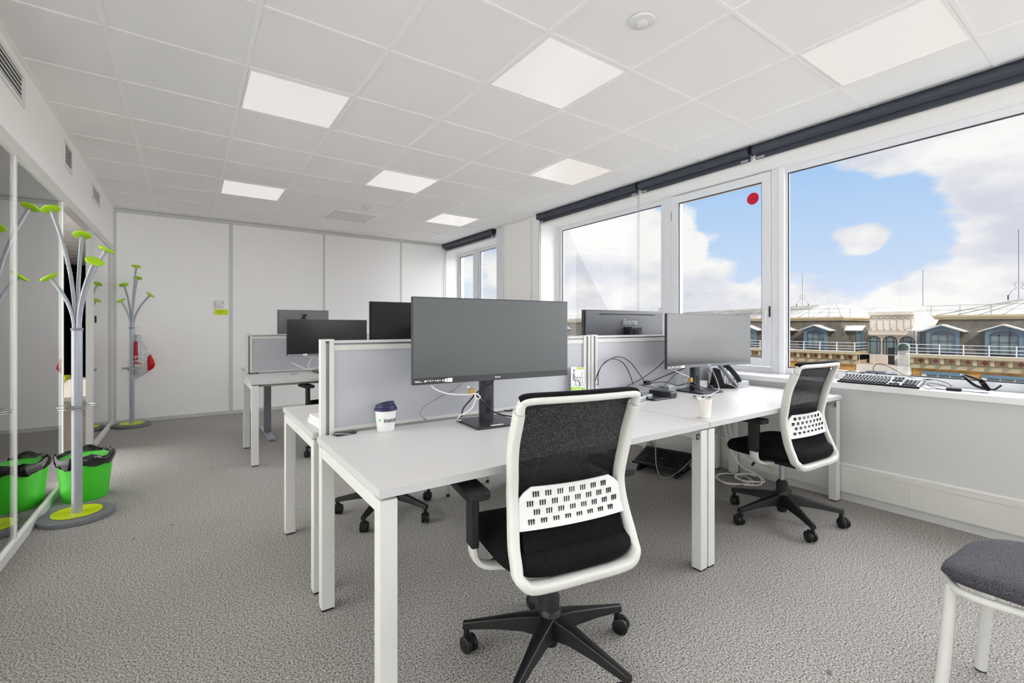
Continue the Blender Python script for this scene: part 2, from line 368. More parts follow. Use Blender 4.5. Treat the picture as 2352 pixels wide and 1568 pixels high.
# ceiling slab, tiles with T-bars
m = M(); m.box(-4.2, 4.3, YF-.1, 15.3, ZC+.004, ZC+.3)
m.cur = 1
bw = .012
for i in range(-7, 8):
    x = -.334+.6*i
    if x > XR: continue
    m.box(x-bw, x+bw, YF, 15.2, ZC-.001, ZC+.003)
for j in range(-11, 21):
    y = 2.981+.602*j
    m.box(-4.2, XR, y-bw*.8, y+bw*.8, ZC-.0005, ZC+.003)
m.box(XL, XL+.02, YF, YB, ZC-.002, ZC+.003); m.box(XR-.02, XR, YF, YB, ZC-.002, ZC+.003)
struct(m.build('ceiling', ['tile', 'tbar']))
# ---- back wall with grey joint strips
m = M(); m.box(XL-.1, XR, YB, YB+.1, 0, ZC)
m.box(XR, 4.15, YB, YB+.1, 0, ZC)
struct(m.build('wall_back', 'wall2'))
m = M()
m.box(XL, XL+.03, YB-.006, YB, 0, ZC); m.box(.46, .503, YB-.006, YB, 0, ZC)
for x in (1.69, 2.925): m.box(x, x+.028, YB-.004, YB, 0, ZC)
m.box(XL, XR, YB-.012, YB, ZC-.045, ZC)
struct(m.build('trim_1', 'strip'))
struct(M().box(XL, XR, YB-.012, YB, 0, .045).build('baseboard_back', 'strip'))
# ---- wall behind the camera
struct(M().box(-4.2, 4.3, YF-.1, YF, 0, ZC).build('wall_front', 'wall'))
# ---- left wall: bulkhead above a glazed partition
m = M(); m.box(XL-.1, XL, YF, YB, 2.20, ZC+.01); struct(m.build('wall_left', 'wall'))
posts = [-2.3, -1.1, .1, 1.25, 2.42, 3.60, 4.75]
m = M()
m.box(XL-.07, XL+.002, YF, YB, 2.13, 2.20)                      # head rail
m.box(XL-.06, XL+.004, YF, 4.76, 0, .055); m.box(XL-.06, XL+.004, 6.04, YB, 0, .055)
for y in posts: m.box(XL-.017, XL-.005, y-.014, y+.014, .05, 2.14)
m.box(XL-.04, XL-.002, YB-.05, YB-.01, .05, 2.14); m.box(XL-.04, XL-.002, 6.04, 6.07, 0, 2.14)
struct(m.build('trim_2', 'whitep', bevel=.003))
m = M()
m.box(XL-.013, XL-.009, YF, 4.73, .05, 2.14); m.box(XL-.013, XL-.009, 6.07, YB-.05, .05, 2.14)
struct(m.build('window_6', 'glassp'))
# door leaf / deep jamb on the far side of the opening, opened into the corridor
dr = struct(M().box(XL-.052, XL-.003, 6.0, 6.045, 0.005, 2.13).build('door_1', 'strip'))
M().box(XL-.001, XL+.012, 6.10, 6.125, 1.24, 1.31).build('latch_plate', 'black', dr)
# corridor and meeting room shell beyond the glass
m = M(); m.box(-4.2, -4.1, YF, 15.2, 0, ZC); m.box(-4.1, XL-.1, 15.1, 15.2, 0, ZC); m.box(XL-.1, XL, YB+.1, 15.2, 0, ZC)
struct(m.build('wall_corridor', 'wall'))
struct(M().box(-4.1, XL-.08, 4.78, 4.86, 0, ZC).build('wall_meeting', 'wall'))
struct(M().box(-4.1, XL-.1, 4.9, 10.2, 0, .004).build('trim_3', 'brown'))
# black curtain closing the end of the corridor
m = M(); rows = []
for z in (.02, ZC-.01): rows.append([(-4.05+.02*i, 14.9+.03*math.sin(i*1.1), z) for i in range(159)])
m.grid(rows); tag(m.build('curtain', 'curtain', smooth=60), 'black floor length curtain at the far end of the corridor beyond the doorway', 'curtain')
t = thing('storage_bench', 'low cream bench with lime green cushions seen through the doorway', 'bench', (-1.85, 10.9, 0))
M().box(-.5, .85, -.2, .2, 0, .30).build('body', 'cream', t, bevel=.01)
M().box(-.2, .16, -.26, .18, .30, .36).build('cushion', 'lime2', t, bevel=.02)

# ---- right wall with two window openings
ZS, ZH = .81, 2.525
O1 = (-3.0, 4.745); O2 = (5.80, YB)
m = M()
m.box(XR, 4.15, YF, YB, 0, ZS-.04)                                   # below the sill
m.box(XR, 4.15, YF, YB+.1, ZH, ZC+.01)                               # lintel
m.box(XR, 4.15, O1[1], O2[0], ZS-.04, ZH)                            # pier
m.box(XR, 4.15, YF, O1[0], ZS-.04, ZH)
struct(m.build('wall_right', 'wall'))
m = M()
m.box(XR-.03, 4.1, O1[0], O1[1], ZS-.04, ZS); m.box(XR-.03, 4.1, O2[0], O2[1], ZS-.04, ZS)
struct(m.build('trim_4', 'sillw', bevel=.004))
m = M()                                                              # apron board, trunking, skirting
m.box(XR-.012, XR, YF, YB, .745, ZS-.04); m.box(XR-.006, XR, YF, YB, .25, .745)
struct(m.build('trim_5', 'apron'))
m = M(); m.box(XR-.06, XR, YF, YB, .062, .235); m.box(XR-.064, XR-.05, YF, YB, .215, .24)
for y in (-.4, .95, 2.9): m.box(XR-.0612, XR-.06, y, y+.003, .07, .21)
struct(m.build('trim_6', 'whitep', bevel=.004))
struct(M().box(XR-.035, XR, YF, YB, 0, .062).build('baseboard_right', 'apron'))
m = M(); m.box(XR-.004, XR, 4.93, 4.97, ZS, ZH+.1)
m.box(XR-.035, XR, 5.60, 5.68, 0, ZC); m.box(XR-.02, XR, 5.70, 5.78, 0, ZC)
struct(m.build('trim_7', 'pvc', bevel=.003))
# guide rails beside the blinds
m = M(); m.box(XR-.02, XR-.004, 4.752, 4.768, ZS, 2.58); m.box(XR-.02, XR-.004, 7.445, 7.46, ZS, 2.58)
struct(m.build('trim_8', 'whitep'))

def window(idx, y0, y1, z0, z1, fw, x=XW, depth=.05, lay=0):
    m = M(); a = x-lay; b = x+depth
    m.box(a, b, y0, y1, z0, z0+fw); m.box(a, b, y0, y1, z1-fw, z1); m.box(a, b, y0, y0+fw, z0+fw, z1-fw); m.box(a, b, y1-fw, y1, z0+fw, z1-fw)
    w = struct(m.build('window_%d' % idx, 'pvc', bevel=.003))
    g = M(); q = .008; f = fw
    g.box(a+.012, a+.02, y0+f, y1-f, z0+f, z0+f+q); g.box(a+.012, a+.02, y0+f, y1-f, z1-f-q, z1-f); g.box(a+.012, a+.02, y0+f, y0+f+q, z0+f, z1-f); g.box(a+.012, a+.02, y1-f-q, y1-f, z0+f, z1-f)
    g.build('gasket', 'pvcd', w)
    M().box(x+.024, x+.030, y0+f, y1-f, z0+f, z1-f).build('glass', 'glass', w)
    return w
w1 = window(1, -3.0, 1.885, ZS, ZH, .052)
m = M(); m.box(XW-.03, XW, 1.845, 1.885, ZS, ZH); m.build('post', 'sillw', w1, bevel=.003)
w2 = window(2, 1.955, 2.925, ZS+.055, ZH-.012, .072, lay=.03)
m = M(); m.box(XW-.012, XW+.05, 1.885, 1.955, ZS, ZH); m.box(XW-.01, XW+.05, 1.955, 2.925, ZS, ZS+.048); m.box(XW-.012, XW+.05, 2.925, 3.03, ZS, ZH)
m.build('fixed_frame', 'pvc', w2, bevel=.003)
m = M(); m.box(XW-.062, XW-.03, 1.966, 1.990, 1.30, 1.36); m.box(XW-.075, XW-.055, 1.972, 1.984, 1.22, 1.34); m.build('window_handle', 'whiteb', w2, bevel=.003)
m = M(); m.box(XW-.036, XW-.029, 1.952, 1.966, 1.285, 1.375); m.build('lock_plate', 'pvcd', w2)
m = M(); m.cyl((XW-.02, 2.935, 2.28), .008, .09); m.cyl((XW-.02, 2.935, .95), .008, .09); m.build('hinge', 'steel', w2)
w3 = window(3, 3.03, 4.70, ZS, ZH, .05)
m = M(); m.box(XW-.05, XW-.01, 3.055, 3.075, 1.33, 1.40); m.build('window_handle', 'whiteb', w3, bevel=.002)
m = M(); m.box(XW-.03, XW+.05, 4.70, 4.745, ZS, ZH); m.build('side_frame', 'pvc', w3)
w4 = window(4, 5.80, 6.80, ZS, ZH, .05)
w5 = window(5, 6.90, YB, ZS, ZH-.02, .05, lay=.02)
m = M(); m.box(XW-.02, XW+.05, 6.80, 6.90, ZS, ZH); m.build('fixed_frame', 'pvc', w5, bevel=.003)
# red round sticker on the casement pane
o = M().rev([(.0, 0), (.052, 0), (.052, .001), (0, .001)], 32).build('warning_sticker', 'red')
tag(o, 'round red sticker on the pane of the opening window', 'sticker'); p = PX(1729, 456, XW-.003+.0245); o.location = (XW+.0225, p.y, p.z); o.rotation_euler = (0, PI/2, 0)

# ---- roller blinds
def blind(y0, y1, label):
    t = thing('roller_blind', label, 'blind', (XR-.045, (y0+y1)/2, 2.61), 0, 'rolled up navy blinds'); L_ = (y1-y0)/2
    X = Matrix.Rotation(PI/2, 4, 'X')
    m = M(); m.tube([(0, -L_+.012, .01), (0, L_-.012, .01)], .036, 20); m.build('fabric_roll', 'roller', t, smooth=40)
    M().box(.012, .03, -L_+.02, L_-.02, -.062, .0).build('hem_bar', 'roller', t, bevel=.002)
    for sgn in (-1, 1): M().box(-.03, .042, sgn*(L_-.004)-.004, sgn*(L_-.004)+.004, -.02, .05).build('bracket', 'black', t, bevel=.003)
    M().box(-.035, .044, -L_, L_, .0455, .051).build('mounting_rail', 'silver', t)
    for sgn in (-1, 1): M().box(.008, .013, sgn*(L_-.06)-.03, sgn*(L_-.06)+.03, -.062, -.045).build('end_label', 'silver', t)
    return t
blind(-2.0, 1.955, 'navy rolled blind above the large right window nearest the viewer')
bb = blind(1.965, 3.105, 'navy rolled blind above the opening window with the red sticker')
b3 = blind(3.115, 4.755, 'navy rolled blind over the window left of the opening one')
blind(5.82, 7.465, 'navy rolled blind over the small far window')
for y, zb in ((3.112, .9), (3.095, .98)):
    pts = [(XR-.05, y, 2.6), (XR-.05, y+.004, 1.6), (XR-.05, y, zb)]
    M().tube(spline(pts, 4), .0022, 6).build('pull_cord', 'silver', b3)
for o in [o for o in bpy.data.objects if o.name.startswith('pull_cord')]:
    o.matrix_parent_inverse = Matrix.Translation(-Vector(b3.location))

# ---- ceiling light panels
cells = [(1, 0, 1), (3, -2, 1), (5, -4, 1), (5, 0, 1), (3, 2, 1), (1, 4, 1), (3, 5, .45), (5, 4, 1), (1, -4, 1), (1, -7, 1), (3, -6, 1), (5, -8, 1), (3, -9, 1)]
where = ['glowing white ceiling panel nearest the left glass wall', 'glowing ceiling panel next to the near round sensor', 'large glowing ceiling panel at the top right by the blinds',
 'bright ceiling panel before the window blinds, halfway down the room', 'bright ceiling panel in the middle of the room, just before the far small sensor', 'far left glowing ceiling panel close to the back wall',
 'dim ceiling panel nearest the back wall, behind the far sensor', 'far right bright ceiling panel beside the small window', 'ceiling light panel above the viewer on the left', 'ceiling light panel at the room rear, left', 'ceiling light panel behind the viewer in the middle', 'ceiling light panel behind the viewer by the windows', 'ceiling light panel at the room rear, middle']
lampm = emit_mat('lamp_diffuser', C(255, 250, 246), LAMP); lampd = emit_mat('lamp_diffuser_dim', C(255, 250, 246), LAMP*.2)
for (i, j, k), lab in zip(cells, where):
    x0 = -.334+.6*i; y0 = 2.981+.602*j
    t = thing('ceiling_light_panel', lab, 'ceiling light', (x0+.3, y0+.301, ZC), 0, 'square ceiling light panels')
    if k == 1: l_ = area('panel_light', (x0+.3, y0+.301, ZC-.006), (0, 0, -1), .54, .54, K_DOWN); l_.data.spread = math.radians(96)
    m = M()
    for a in (-1, 1): m.box(min(a*.286, a*.274), max(a*.286, a*.274), -.286, .286, -.002, .004); m.box(-.274, .274, min(a*.286, a*.274), max(a*.286, a*.274), -.002, .004)
    m.build('frame', 'tbar', t); M().box(-.274, .274, -.274, .274, 0, .003).build('diffuser', lampm if k == 1 else lampd, t)
for (x, y), lab in (((1.771, 1.456), 'white round ceiling sensor above the desks, near the viewer'), ((1.779, 5.646), 'small white round ceiling sensor towards the back wall')):
    t = thing('presence_sensor', lab, 'sensor', (x, y, ZC), 0, 'round ceiling sensors')
    M().rev([(.0, -.012), (.04, -.012), (.058, -.008), (.062, 0), (0, 0)][::-1], 32).build('housing', 'whiteb', t, smooth=40)
    M().rev([(.0, -.034), (.014, -.033), (.026, -.026), (.031, -.012), (0, -.012)][::-1], 28).build('lens', 'whitep', t, smooth=50)

# ---- air grilles in the bulkhead
for (y0, y1, z0, z1, n), lab in (((2.9, 3.71, 2.43, 2.61, 5), 'white air grille high on the left wall, nearest the viewer'), ((4.72, 5.0, 2.40, 2.60, 6), 'middle air grille of the three high on the left wall'), ((5.92, 6.40, 2.43, 2.58, 6), 'farthest small air grille high on the left wall')):
    t = thing('air_grille', lab, 'air vent', (XL, (y0+y1)/2, (z0+z1)/2), 0, 'air grilles in the left wall'); hy = (y1-y0)/2; hz = (z1-z0)/2
    M().box(0, .001, -hy*.86, hy*.86, -hz*.72, hz*.72).build('duct_opening', 'vent', t)
    m = M(); q = .86; q2 = .72
    m.box(0, .007, -hy, hy, hz*q2, hz); m.box(0, .007, -hy, hy, -hz, -hz*q2); m.box(0, .007, -hy, -hy*q, -hz*q2, hz*q2); m.box(0, .007, hy*q, hy, -hz*q2, hz*q2); m.build('frame', 'whiteb', t, bevel=.002)
    m = M()
    for k in range(n): zc = -hz*q2+(k+.5)*2*hz*q2/n; m.box(.001, .005, -hy*q, hy*q, zc-.0045, zc+.0045)
    m.build('slat', 'whitep', t)

# ================================================================== DESKS
def desk(name, lab, x0, x1, y0, y1, badge=None, sitstand=False):
    cx, cy = (x0+x1)/2, (y0+y1)/2; t = thing(name, lab, 'desk', (cx, cy, 0), 0, 'white rectangular office desks'); w = (x1-x0)/2; d = (y1-y0)/2
    M().box(-w, w, -d, d, .703, .73).build('desktop', 'desk', t, bevel=.0015)
    m = M(); e = .0006
    m.box(-w-e, w+e, -d-e, -d+.001, .7035, .7295); m.box(-w-e, w+e, d-.001, d+e, .7035, .7295); m.box(-w-e, -w+.001, -d, d, .7035, .7295); m.box(w-.001, w+e, -d, d, .7035, .7295); m.build('edge_band', 'edge', t)
    if not sitstand:
        for sx in (-1, 1):
            for sy in (-1, 1):
                xx = sx*(w-.03); yy = sy*(d-.035 if sy < 0 else d-.04)
                lg = M().box(xx-.027, xx+.027, yy-.026, yy+.026, .008, .693).build('leg', 'legw', t, bevel=.003)
                M().box(xx-.024, xx+.024, yy-.023, yy+.023, 0, .008).build('foot', 'blackm', lg)
            M().box(sx*(w-.03)-.024, sx*(w-.03)+.024, -d+.06, d-.06, .648, .693).build('side_rail', 'legw', t, bevel=.003)
        m = M(); m.box(-w+.06, w-.06, -d+.16, -d+.20, .665, .70); m.box(-w+.06, w-.06, d-.24, d-.20, .665, .70); m.build('cross_beam', 'olive', t, bevel=.002)
    else:
        for sx in (-1, 1):
            xx = sx*(w-.22)
            M().box(xx-.035, xx+.035, -.03, .03, .03, .69).build('leg', 'greymet', t, bevel=.004)
            M().box(xx-.035, xx+.035, -.37, .37, 0.004, .03).build('foot', 'silver', t, bevel=.006)
        M().box(-w+.2, w-.2, -.04, .04, .66, .70).build('cross_beam', 'greymet', t)
    if badge is not None:
        bx = badge*(w-.085)
        b = M().box(bx-.013, bx+.013, -d+.006, -d+.0086, .655, .683).build('corner_badge', 'blackm', t)
        text('badge_mark', 'A', .02, frame((bx, -d+.0055, .669), (1, 0, 0), (0, 0, 1)), 'silver', b, .0003)
    return t
desk('office_desk', 'white desk nearest the viewer carrying the blue lidded cup', .455, 2.113, 1.32, 2.12, badge=1)
desk('office_desk', 'white desk by the window sill with the paper cup and desk phone', 2.118, 3.70, 1.32, 2.12, badge=1)
desk('office_desk', 'white desk behind the near grey divider, under the black monitor', .455, 2.113, 2.20, 3.0)
desk('office_desk', 'white desk behind the divider, next to the pier and windows', 2.118, 3.70, 2.20, 3.0)
desk('office_desk', 'white desk farther back at the left with a wide monitor', .44, 2.04, 4.52, 5.31)
desk('standing_desk', 'grey legged desk behind the far divider by the back wall', .50, 2.1, 5.40, 6.2, sitstand=True)

def divider(lab, x0, x1, y, ztop, z0=.735, group='grey desk dividers'):
    t = thing('desk_divider', lab, 'divider', ((x0+x1)/2, y, z0), 0, group); w = (x1-x0)/2; h = ztop-z0
    M().box(-w+.055, w-.055, -.009, .009, .012, h-.04).build('panel', 'panel', t)
    for s in (-1, 1):
        a = s*(w-.03)
        po = M().box(a-.029, a-.006, -.02, .02, -.06, h).box(a+.008, a+.029, -.02, .02, -.06, h).build('post', 'legw', t, bevel=.003)
        M().box(a-.006, a+.008, -.014, .014, -.06, h-.012).build('post_groove', 'greymet', po)
        M().box(a-.03, a+.03, -.021, .021, h-.003, h+.006).build('post_cap', 'legw', po, bevel=.004)
    r = M().box(-w+.055, w-.055, -.015, .015, h-.045, h-.020).box(-w+.055, w-.055, -.015, .015, h-.012, h).build('top_rail', 'legw', t, bevel=.002)
    M().box(-w+.055, w-.055, -.011, .011, h-.02, h-.012).build('rail_groove', 'greymet', r)
    M().box(-w+.055, w-.055, -.014, .014, 0, .016).build('bottom_rail', 'legw', t, bevel=.002)
    return t
divider('grey panel divider at the back of the nearest desk, behind the blue lidded cup', .472, 2.105, 2.158, 1.142)
divider('grey panel divider behind the desk phone and black cable loops', 2.11, 3.70, 2.158, 1.145)
divider('far grey panel divider behind the back left desk', .468, 2.05, 5.355, 1.124)

# ================================================================== MONITORS
def monitor(lab, loc, rz, w, h, zc, k=0., scr='screen', chin=.022, back='backg', base_off=.10, base_w=.24, base_d=.25, neck=(.07, .045), labels=True, name='computer_monitor', rnd=.01, logo_s=.012):
    t = thing(name, lab, 'monitor', loc, rz, 'computer monitors'); nx = 24
    yy = lambda x: -k*x*x
    def rows(x0, x1, z0, z1, y):
        return [[(x0+(x1-x0)*i/nx, y+yy(x0+(x1-x0)*i/nx), z) for i in range(nx+1)] for z in (z0, z1)]
    zb, zt = zc-h/2, zc+h/2
    M().shell(rows(-w/2, w/2, zb, zt, 0), (0, .018, 0)).build('housing', 'bezel' if back == 'backg' else back, t, smooth=30, bevel=.003)
    m = M(); m.shell([[(x*.97, .018+yy(x*.97)*.9+.0, zz) for x in [(-w/2+w*i/nx) for i in range(nx+1)]] for zz in (zb+.006, zt-.006)], (0, .012, 0)); m.build('back_cover', back, t, smooth=30, bevel=.004)
    M().shell(rows(-w/2+.004, w/2-.004, zb+chin, zt-.005, -.0008), (0, .0008, 0)).build('screen', scr, t, smooth=30)
    ch = M().shell(rows(-w/2+.002, w/2-.002, zb+.001, zb+chin-.001, -.0016), (0, .0016, 0)).build('chin_bar', 'bezel' if scr == 'screen' else 'bezel2', t, smooth=30)
    by = base_off
    ne = M().prism(rect_outline(neck[0], neck[1], .012), lambda u, v, q: (u, v+by, q), .74, zc+.04).build('stand_neck', 'base', t, smooth=40)
    M().box(-.012, .012, by-neck[1]/2-.002, by-neck[1]/2+.002, .775, .845).build('cable_slot', 'blackm', ne)
    M().box(-.06, .06, .028, by+.01, zc-.06, zc+.06).build('mount', 'base', t, bevel=.006)
    M().prism(rect_outline(base_w, base_d, .012), lambda u, v, q: (u, v+by-.03, q), .7305, .7405).build('stand_base', 'base', t, bevel=.002)
    if labels:
        text('logo', 'iiyama', logo_s, frame((0, -.003, zb+chin*.52), (1, 0, 0), (0, 0, 1)), 'white', ch, .0002)
        m = M(); x = -w/2+.012; zz = zb+chin*.5; f = lambda q: -.0022+yy(q)
        m.box(x, x+.034, f(x)-.0003, f(x)+.0003, zz-.004, zz-.002); m.box(x, x+.02, f(x)-.0003, f(x)+.0003, zz+.0005, zz+.003)
        x += .042
        for q, (a, b) in enumerate(((.009, .007), (.007, .002), (.008, .003), (.007, .002), (.007, .004), (.007, .007), (.004, .006), (.009, .006))):
            m.box(x, x+a, f(x)-.0003, f(x)+.0003, zz-b/2, zz+b/2)
            if b < .004: m.box(x+.001, x+a-.001, f(x)-.0003, f(x)+.0003, zz+.003, zz+.0045)
            x += .0118
        m.box(x+.001, x+.0125, f(x)-.0004, f(x)+.0004, zz-.008, zz+.007); m.box(x+.0145, x+.038, f(x)-.0004, f(x)+.0004, zz-.009, zz+.009)
        m.build('spec_label', 'white', ch)
    return t
m1 = monitor('large wide monitor with dark screen on the nearest desk', (1.208, 1.852, 0), math.radians(-4.4), .838, .385, 1.142, labels=True, base_off=.115, base_w=.25, base_d=.25, chin=.03)
m2 = monitor('curved wide monitor reflecting daylight on the window side desk', (3.045, 1.905, 0), math.radians(-4.7), .915, .372, 1.106, k=.10, scr='screen2', base_off=.12, chin=.022)
m3 = monitor('black backed monitor rising behind the near divider', (1.105, 2.50, 0), PI, .61, .37, 1.155, back='blackm', labels=False)
m4 = monitor('curved monitor seen from behind with white lettering on its grey back', (2.735, 2.40, 0), PI-.02, .865, .365, 1.142, k=.12, labels=False)
m5 = monitor('wide monitor on the far left desk, facing the viewer', (1.185, 5.0, 0), 0, .79, .36, 1.094, scr='screen2', chin=.016)
m6 = monitor('silver grey monitor with a black Z on its back, farthest in the room', (1.075, 5.70, 0), PI, .54, .34, 1.22, back='backz', labels=False)
# marks on the backs
text('logo', 'iiyama', .062, frame((-.005, .041, 1.245-.008), (-1, 0, 0), (0, 0, 1)), 'silver', m4, .0006)
M().box(-.30, .30, .0292, .0312, 1.292, 1.298).build('vent_slot', 'blackm', m4)
M().box(-.17, .17, .0292, .0312, 1.285, 1.295).build('vent_slot', 'black', m3)
zp = [(-.03, .028), (.03, .028), (.032, .018), (.006, -.018), (.03, -.018), (.03, -.028), (-.034, -.028), (-.032, -.018), (-.006, .018), (-.03, .018)]
M().prism([(-a, b+1.315) for a, b in zp], lambda u, v, q: (u, q, v), .0302, .0312).build('logo', 'blackm', m6)
M().box(-.06, .06, .032, .06, 1.05, 1.18).box(-.12, -.06, .035, .08, 1.05, 1.145).build('mount_block', 'base', m4, bevel=.004)
pts = [(-.045, .063, 1.12)]; pts = [(.045*math.cos(a), .062, 1.085+.045*math.sin(a)) for a in [PI*i/12 for i in range(13)]]
M().tube(pts, .004, 8).build('mount_ring', 'blackm', m4)
M().box(-.045, .02, -.03, -.012, .7406, .7411).build('base_sticker', 'white', m1)

# ================================================================== TASK CHAIRS
def task_chair(lab, loc, rz, base=0):
    t = thing('office_chair', lab, 'office chair', loc, rz, 'black and white office chairs')
    # ---- star base
    hub = M(); hub.rev([(.0, .07), (.03, .07), (.034, .10), (.045, .13), (.04, .175), (.028, .19), (.0, .19)], 24); hub.build('base_hub', 'black', t, smooth=40)
    for k in range(5):
        a = math.radians(72*k)
        X = Matrix.Rotation(a, 4, 'Z')
        m = M(); rs = []
        for r, w, zt, zb_ in ((.03, .034, .168, .095), (.10, .028, .156, .105), (.20, .020, .134, .098), (.29, .015, .114, .086), (.325, .0145, .107, .082)):
            rs.append([(r, -w, zb_), (r, -w*.75, zt-.004), (r, -w*.3, zt), (r, w*.3, zt), (r, w*.75, zt-.004), (r, w, zb_)])
        m.rings(rs, X=X); lg = m.build('base_leg', 'black', t, smooth=35, bevel=.002)
        c = M(); sw = [.5, -.7, 1.4, .2, 2.2][k]; Y = Matrix.Translation(X @ Vector((.312, 0, 0))) @ Matrix.Rotation(a+sw, 4, 'Z')
        c.cyl((0, 0, .055), .011, .035, 16, X=Y)
        for s in (-1, 1):
            Q = Y @ Matrix.Translation((-.014, s*.014, .031)) @ Matrix.Rotation(PI/2, 4, 'X')
            c.rev([(0, -.010), (.024, -.010), (.030, -.006), (.031, .006), (.024, .010), (0, .010)], 24, X=Q)
        c.box(-.035, .012, -.006, .006, .02, .062, X=Y); c.build('caster', 'black', lg, smooth=40); lg.rotation_euler = (0, 0, math.radians(base))
    M().rev([(.0, .055), (.026, .055), (.026, .12), (0, .12)], 20).build('gas_lift_sleeve', 'blackm', t, smooth=40)
    M().rev([(.0, .18), (.014, .18), (.014, .40), (0, .40)], 20).rev([(0, .18), (.03, .18), (.03, .225), (.022, .24), (0, .24)], 20).build('gas_lift', 'steel', t, smooth=40)
    M().rev([(0, .175), (.033, .175), (.033, .232), (.020, .25), (0, .25)], 20).build('lift_collar', 'blackm', t, smooth=40)
    m = M(); m.box(-.06, .06, -.14, .12, .352, .405); m.box(-.12, .12, -.10, .12, .388, .408); m.build('mechanism', 'black', t, bevel=.015)
    m = M(); m.tube([(-.07, .05, .375), (-.2, .06, .372), (-.235, .05, .365)], .007, 8); m.build('lever', 'blackm', t)
    m = M(); m.box(-.032, .032, -.205, -.10, .385, .405); m.build('back_bracket', 'whitep', t, bevel=.01)
    # ---- seat cushion
    rs = []; n = 40
    def se(rx, ry, z, yo=.02):
        out = []
        for k in range(n):
            a = 2*PI*k/n; ca, sa = math.cos(a), math.sin(a); e = .45
            x = rx*math.copysign(abs(ca)**e, ca); y = ry*math.copysign(abs(sa)**e, sa)
            zz = z-(.030*max(0, (y-.12)/.14)**2 if z > .40 else 0)+.010*(abs(x)/.24)**2
            out.append((x, y+yo, zz))
        return out
    for rx, ry, z in ((.16, .16, .402), (.215, .205, .408), (.243, .235, .426), (.250, .245, .448), (.246, .242, .470), (.228, .225, .488), (.18, .18, .494), (.08, .08, .492)): rs.append(se(rx, ry, z))
    M().rings(rs).build('seat', 'seat', t, smooth=70)
    # ---- back frame profile
    PR = [(1.0, -.212), (.93, -.190), (.84, -.155), (.75, -.134), (.67, -.122), (.60, -.130), (.52, -.155), (.44, -.190), (.39, -.214)]
    def yp(z):
        for (za, ya), (zb_, yb) in zip(PR, PR[1:]):
            if zb_ <= z <= za: return ya+(yb-ya)*(za-z)/(za-zb_)
        return PR[0][1] if z > 1 else PR[-1][1]
    def wid(z): return .220 if z > .8 else .220-.010*math.sin(max(0, min(1, (.8-z)/.28))*PI)+.004*max(0, min(1, (.6-z)/.2))
    side = [(wid(z), z) for z in (.940, .90, .84, .78, .72, .67, .62, .56, .51, .47, .44)]
    loop = []
    for x, z in side: loop.append((x, yp(z), z))
    loop += [(.214, -.201, .426), (.188, -.208, .406)]
    loop += [(x, -.211, .401) for x in (.12, .05, -.05, -.12)]
    loop += [(-.188, -.208, .406), (-.214, -.201, .426)]
    for x, z in reversed(side): loop.append((-x, yp(z), z))
    m = M(); m.tube(spline(loop, 3), 0, 14, shape=(.0165, .021), upv=(0, 1, .15)); fr = m.build('back_frame', 'whitep', t, smooth=50)
    top = [(-.220, -.199, .940), (-.218, -.208, .967), (-.197, -.216, .979), (-.1, -.230, .981), (0, -.235, .981), (.1, -.230, .981), (.197, -.216, .979), (.218, -.208, .967), (.220, -.199, .940)]
    m = M(); m.tube(spline(top, 4), 0, 12, shape=(.012, .016), upv=(0, 1, .2)); m.build('top_rail', 'whitep', fr, smooth=50)
    tt = [(x, y+.006, z+.012) for x, y, z in top[1:-1]]
    m = M(); m.tube(spline(tt, 4), 0, 12, shape=(.009, .018), upv=(0, 1, .0)); m.build('top_trim', 'seat', t, smooth=50)
    # ---- mesh
    P = []
    for i in range(23):
        z = .455+(.975-.455)*i/22; w = wid(z)-.010; row = []
        for j in range(13): q = -1+2*j/12; row.append((q*w, yp(z)+.016-.022*(1-q*q)*(1 if z > .7 else .3), z))
        P.append(row)
    M().grid(P).build('mesh_back', 'fabric', t, smooth=80)
    P2 = []
    for i in range(8):
        z = .455+.125*i/7; w = wid(z)-.03; P2.append([(q*w, yp(z)-.006+.010*(1-q*q), z) for q in [-1+2*j/12 for j in range(13)]])
    M().shell(P2, (0, .03, 0)).build('lower_back_pad', 'seat', t, smooth=60)
    # ---- lumbar support with slots
    P3 = []; NZ = 8
    for i in range(NZ+1):
        z = .560+.128*i/NZ; cut = .045*max(0, (z-.650)/.038)**1.5; w = wid(z)-.014-cut
        P3.append([(q*w, yp(z)-.018-.016*(1-q*q), z) for q in [-1+2*j/16 for j in range(17)]])
    lu = M().shell(P3, (0, .006, 0)).build('lumbar_support', 'whiteb', t, smooth=50)
    m = M()
    for r in range(4):
        z = .583+.0275*r
        for g in range(8):
            x0 = -.160+.0435*g+(.0215 if r % 2 else 0)
            if abs(x0) > .168 or (r == 3 and abs(x0) > .15): continue
            for k in range(3):
                x = x0+(k-1)*.0082; w = wid(z); q = x/w; y = yp(z)-.018-.016*(1-q*q)
                m.box(x-.0018, x+.0018, y-.0012, y+.004, z-.0085, z+.0085)
    m.build('slots', 'blackm', lu)
    # ---- armrests
    for s in (-1, 1):
        m = M(); m.box(s*.300-.014, s*.300+.014, -.030, .032, .468, .645); ar = m.build('armrest', 'black', t, bevel=.006)
        P4 = rect_outline(.085, .235, .022); M().prism(P4, lambda u, v, q: (s*.300+u, v+.045, q), .640, .667).build('arm_pad', 'blackm', ar, bevel=.006, seg=3)
        pts = spline([(s*.300, 0, .50), (s*.300, 0, .455), (s*.286, 0, .418), (s*.25, -.01, .398), (s*.16, -.02, .388)], 5)
        m = M(); m.tube(pts, 0, 10, shape=(.011, .024), upv=(0, 1, 0)); m.build('arm_bracket', 'whitep', ar, smooth=50)
    return t
rz0 = [0]
c1 = task_chair('black and white office chair nearest the viewer, back turned, at the first desk', (1.078, 1.30, 0), -.175, 75)
